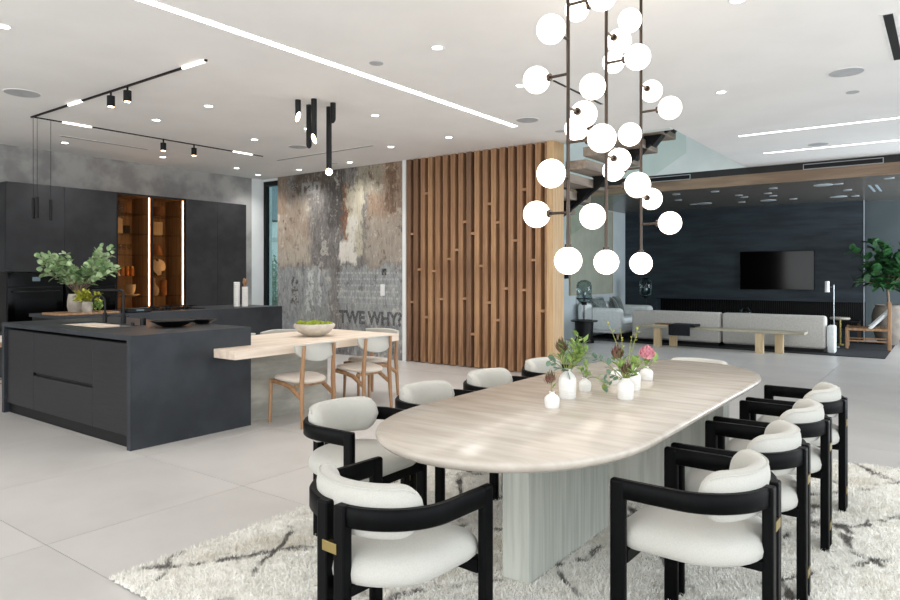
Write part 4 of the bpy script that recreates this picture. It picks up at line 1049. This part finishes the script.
def cushion(loc, rot, size, mat, label):
    mb = MB(); n = 12; vs = []; fs = []
    for side in (1, -1):
        for j in range(n+1):
            for i in range(n+1):
                u, v_ = i/n*2-1, j/n*2-1
                d = (1-abs(u)**2.2)*(1-abs(v_)**2.2); pin = 1-.08*(1-abs(u*v_))
                vs.append((side*.085*max(d, 0)**.5, u*size*pin, v_*size*pin))
    o = (n+1)**2
    for s_ in (0, 1):
        for j in range(n):
            for i in range(n):
                a = s_*o+j*(n+1)+i; fs.append((a, a+1, a+n+2, a+n+1))
    mb.add(vs, fs); c_ = mb.build('cushion', mat, None, smooth=True, loc=loc, rot=rot, fix=True); tag(c_, label, 'cushion'); return c_
cushion((-6.00, 14.25, .66), (0, -.35, .5), .24, 'green_velvet', 'dark green velvet cushion in front on the white loveseat')
cushion((-6.12, 14.75, .68), (0, -.35, .1), .23, 'green_velvet', 'dark green velvet cushion propped behind the front one')
cushion((-6.16, 13.86, .67), (0, -.4, -.2), .21, 'grey_stripe', 'grey striped cushion beside the near armrest of the loveseat')
# side table with caged glass lamp
s_ = thing('side_table', 'round black side table beside the white loveseat', 'table', (-5.97, 12.62, 0))
MB().lathe([(0, .43), (.27, .43), (.275, .44), (.27, .455), (0, .455)], n=32).build('table_top', 'black', s_, smooth=True)
MB().lathe([(0, 0), (.20, 0), (.20, .02), (.17, .10), (.19, .40), (.19, .43), (0, .43)], n=32).build('drum_base', 'black_matte', s_, smooth=True)
def jarlamp(loc, label, s=1.0, legs=True):
    t = thing('glass_lamp', label, 'lamp', loc); H_ = .34*s
    MB().lathe([(.04*s, H_), (.10*s, H_+.03*s), (.15*s, H_+.09*s), (.155*s, H_+.36*s), (.13*s, H_+.44*s), (.06*s, H_+.48*s), (0, H_+.485*s)], n=28).build('glass_shade', 'glass_smoke', t, smooth=True)
    MB().cyl((0, 0, H_-.03*s), (0, 0, H_+.03*s), .05*s, .06*s, n=16).build('lamp_holder', 'black', t, smooth=True)
    MB().sphere((0, 0, H_+.2*s), .05*s, 14, (1, 1, 1.8)).build('bulb', 'steel', t, smooth=True)
    if legs:
        for k in range(4):
            a = k*pi/2+.5; MB().cyl((.16*s*cos(a), .16*s*sin(a), 0), (.16*s*cos(a), .16*s*sin(a), H_+.14*s), .005, n=6).build('cage_wire', 'black', t)
        for z in (.004, H_+.1*s): MB().tube([(.16*s*cos(2*pi*i/24), .16*s*sin(2*pi*i/24), z) for i in range(25)], .006, 6).build('cage_ring', 'black', t)
    else:
        MB().cyl((0, 0, 0), (0, 0, H_), .012, n=10).build('stem', 'black', t); MB().cyl((0, 0, 0), (0, 0, .02), .11, n=20).build('foot', 'black', t)
jarlamp((-5.97, 12.62, .455), 'smoked glass jar lamp in a wire cage on the black side table')
s2 = thing('side_table', 'dark side table at the far end of the loveseat', 'table', (-5.85, 15.78, .012))
MB().lathe([(0, .46), (.24, .46), (.24, .49), (0, .49)], n=28).build('table_top', 'black', s2); MB().cyl((0, 0, 0), (0, 0, .46), .05, n=14).build('stem', 'black', s2); MB().cyl((0, 0, 0), (0, 0, .02), .18, n=24).build('foot', 'black', s2)
jarlamp((-5.85, 15.78, .502), 'smoked glass jar lamp against the charcoal wall', .98, False)
# canvas on the pale wall
ar = thing('wall_canvas', 'large plain sage-grey canvas on the pale wall', 'canvas', (-6.60, 14.33, .95))
B(0, .035, -1.12, 1.12, 0, 1.94).build('canvas', 'art_canvas', ar); 
MB().box(0, .045, -1.14, -1.12, -.02, 1.96).box(0, .045, 1.12, 1.14, -.02, 1.96).box(0, .045, -1.12, 1.12, -.02, 0).box(0, .045, -1.12, 1.12, 1.94, 1.96).build('frame', 'art_frame', ar)
k = thing('wall_sconce', 'small black wall box beside the end of the slat wall', 'sconce', (-6.60, 13.02, 1.30))
B(0, .06, -.05, .05, 0, .20).build('box', 'black', k, bevel=.005); B(.0605, .063, -.03, .03, .03, .17).build('front_plate', 'black_matte', k)
# television
tv = thing('television', 'wide black television on the charcoal wall', 'television', (-3.07, 16.345, 1.05))
B(-.755, .755, -.06, -.02, 0, .86).build('screen_panel', 'tv_black', tv, bevel=.004); B(-.3, .3, -.02, 0, .2, .6).build('wall_bracket', 'black', tv)
B(-.74, .74, -.0615, -.0605, .015, .845).build('screen', 'black_glass', tv)
# floor lamp
fl = thing('floor_lamp', 'slim floor lamp with small white head beside the sofa end', 'lamp', (-1.74, 14.55, .012))
MB().cyl((0, 0, 0), (0, 0, .02), .10, n=24).build('base', 'steel', fl); MB().cyl((0, 0, .02), (0, 0, 1.18), .009, n=10).build('pole', 'steel', fl, smooth=True)
MB().cyl((-.02, 0, 1.14), (-.09, 0, 1.14), .006, n=8).build('arm', 'steel', fl); MB().cyl((-.11, 0, 1.04), (-.11, 0, 1.25), .042, .038, n=18).build('lamp_shade', 'white_plastic', fl, smooth=True)
# small tables
s3 = thing('coffee_table', 'small pale round table beyond the sofa end', 'table', (-1.70, 15.10, .012))
MB().lathe([(0, .50), (.17, .50), (.18, .52), (.17, .54), (0, .54)], n=28).build('table_top', 'stoneware', s3, smooth=True); MB().cyl((0, 0, 0), (0, 0, .50), .02, n=12).build('stem', 'brass', s3); MB().cyl((0, 0, 0), (0, 0, .02), .11, n=20).build('foot', 'brass', s3)
s4 = thing('side_table', 'small dark open-frame table behind the rattan chair', 'table', (-1.66, 15.95, .012))
B(-.22, .22, -.18, .18, .40, .43).build('table_top', 'black', s4)
for x, y in ((-.2, -.16), (.2, -.16), (-.2, .16), (.2, .16)): B(x-.012, x+.012, y-.012, y+.012, 0, .40).build('leg', 'walnut', s4)
# rattan lounge chair (faces the sofa, back to the right)
lc = thing('lounge_chair', 'low wooden lounge chair with woven seat beside the planter', 'chair', (-1.20, 14.75, .012), radians(4))
for y in (-.30, .30):
    B(-.36, -.31, y-.03, y+.03, 0, .40).build('leg', 'oak_chair', lc, bevel=.008)
    B(.30, .36, y-.03, y+.03, 0, .86).build('back_post', 'oak_chair', lc, bevel=.008)
    B(-.36, .36, y-.025, y+.025, .34, .385).build('side_rail', 'oak_chair', lc, bevel=.006)
    B(-.33, .33, y-.015, y+.015, .14, .165).build('stretcher', 'oak_chair', lc)
    MB().tube([(.02, y*.9, .38), (.34, y*.9, .72)], .03, 8).build('brace', 'white_fabric', lc)
for x in (-.335, .33): B(x-.02, x+.02, -.27, .27, .335, .375).build('cross_rail', 'oak_chair', lc)
for k in range(12): B(-.31+k*.052, -.275+k*.052, -.275, .275, .375, .392).build('seat_weave', 'rattan', lc)
for z in (.52, .64, .78): B(.31, .35, -.27, .27, z, z+.05).build('back_slat', 'oak_chair', lc)
# planter with tree
pl = thing('potted_tree', 'leafy green tree in a large rounded stone planter', 'plant', (-.95, 15.72, .013))
MB().lathe([(0, 0), (.15, 0), (.21, .12), (.27, .38), (.275, .56), (.24, .70), (.21, .75), (.23, .78), (.20, .78), (.18, .7), (0, .68)], n=36).build('planter', 'planter', pl, smooth=True)
rt = random.Random(21)
tk = MB(); tk.tube([(0, 0, .66), (.01, 0, .9), (-.01, .02, 1.15), (.02, 0, 1.4)], [.03, .026, .022, .018], 10)
ml = MB()
for k in range(26):
    a = rt.uniform(0, 2*pi); r = rt.uniform(.2, .62); z = rt.uniform(1.02, 2.05)
    sprig(ml, tk, (0, 0, rt.uniform(1.02, 1.35)), (r*cos(a), r*sin(a)*.6, z), (0, 0, .12), 15, .19, .078, rt, True, .25, .009)
tk.build('trunk', 'bark', pl, smooth=True); o = ml.build('foliage', 'leaf_dark', pl, fix=False); o['kind'] = 'stuff'
gb = thing('glass_vessel', 'small smoked glass vessel behind the sofa back', 'vessel', (-3.45, 15.2, .45))
MB().lathe([(0, 0), (.08, 0), (.14, .08), (.12, .2), (.06, .26), (.05, .26), (.11, .19), (.13, .08), (0, .01)], n=24).build('vessel_body', 'glass_smoke', gb, smooth=True)
ct = thing('coffee_table', 'low black coffee table hidden behind the grey sofa', 'table', (-3.45, 15.2, .012))
B(-.7, .7, -.35, .35, .40, .438).build('table_top', 'black', ct); B(-.5, .5, -.2, .2, 0, .40).build('base', 'black_matte', ct)

# ================================================================ OUTSIDE the tall window
gr = struct(B(-40, -10.95, 3, 40, -.3, -.02).build('ground', 'grass'), 'grass outside the tall window', 'ground')
hs = thing('neighbour_house', 'pale house facade outside the tall window', 'house', (-17.2, 14.2, -.02), radians(38))
B(-5, 5, 0, 4, 0, 7).build('wall', 'house_white', hs)
for x in (-3.0, -.4, 2.2):
    w = MB().box(x-.5, x+.5, -.05, 0, 3.1, 4.6).build('window', 'black_matte', hs); B(x-.44, x+.44, -.06, -.05, 3.16, 4.54).build('pane', 'house_window', w)
B(-5, 5, -.04, 0, 2.45, 2.6).build('ledge', 'grey_disc', hs)
rs = random.Random(31)
for k, (x, y, h, lab) in enumerate(((-13.1, 10.5, 2.0, 'leafy green shrub outside the tall window'), (-14.4, 11.0, 1.7, 'further green shrub outside the tall window against the house'))):
    s5 = thing('shrub', lab, 'shrub', (x, y, -.02)); ml, ms = MB(), MB()
    for j in range(46):
        a = rs.uniform(0, 2*pi); r = rs.uniform(.1, .8)
        sprig(ml, ms, (0, 0, .1), (r*cos(a), r*sin(a), h*rs.uniform(.35, 1)), (0, 0, .2), 16, .14, .03, rs, False, .2, .008)
    ms.build('stem', 'bark', s5); o = ml.build('foliage', 'shrub_leaf', s5, fix=False); o['kind'] = 'stuff'
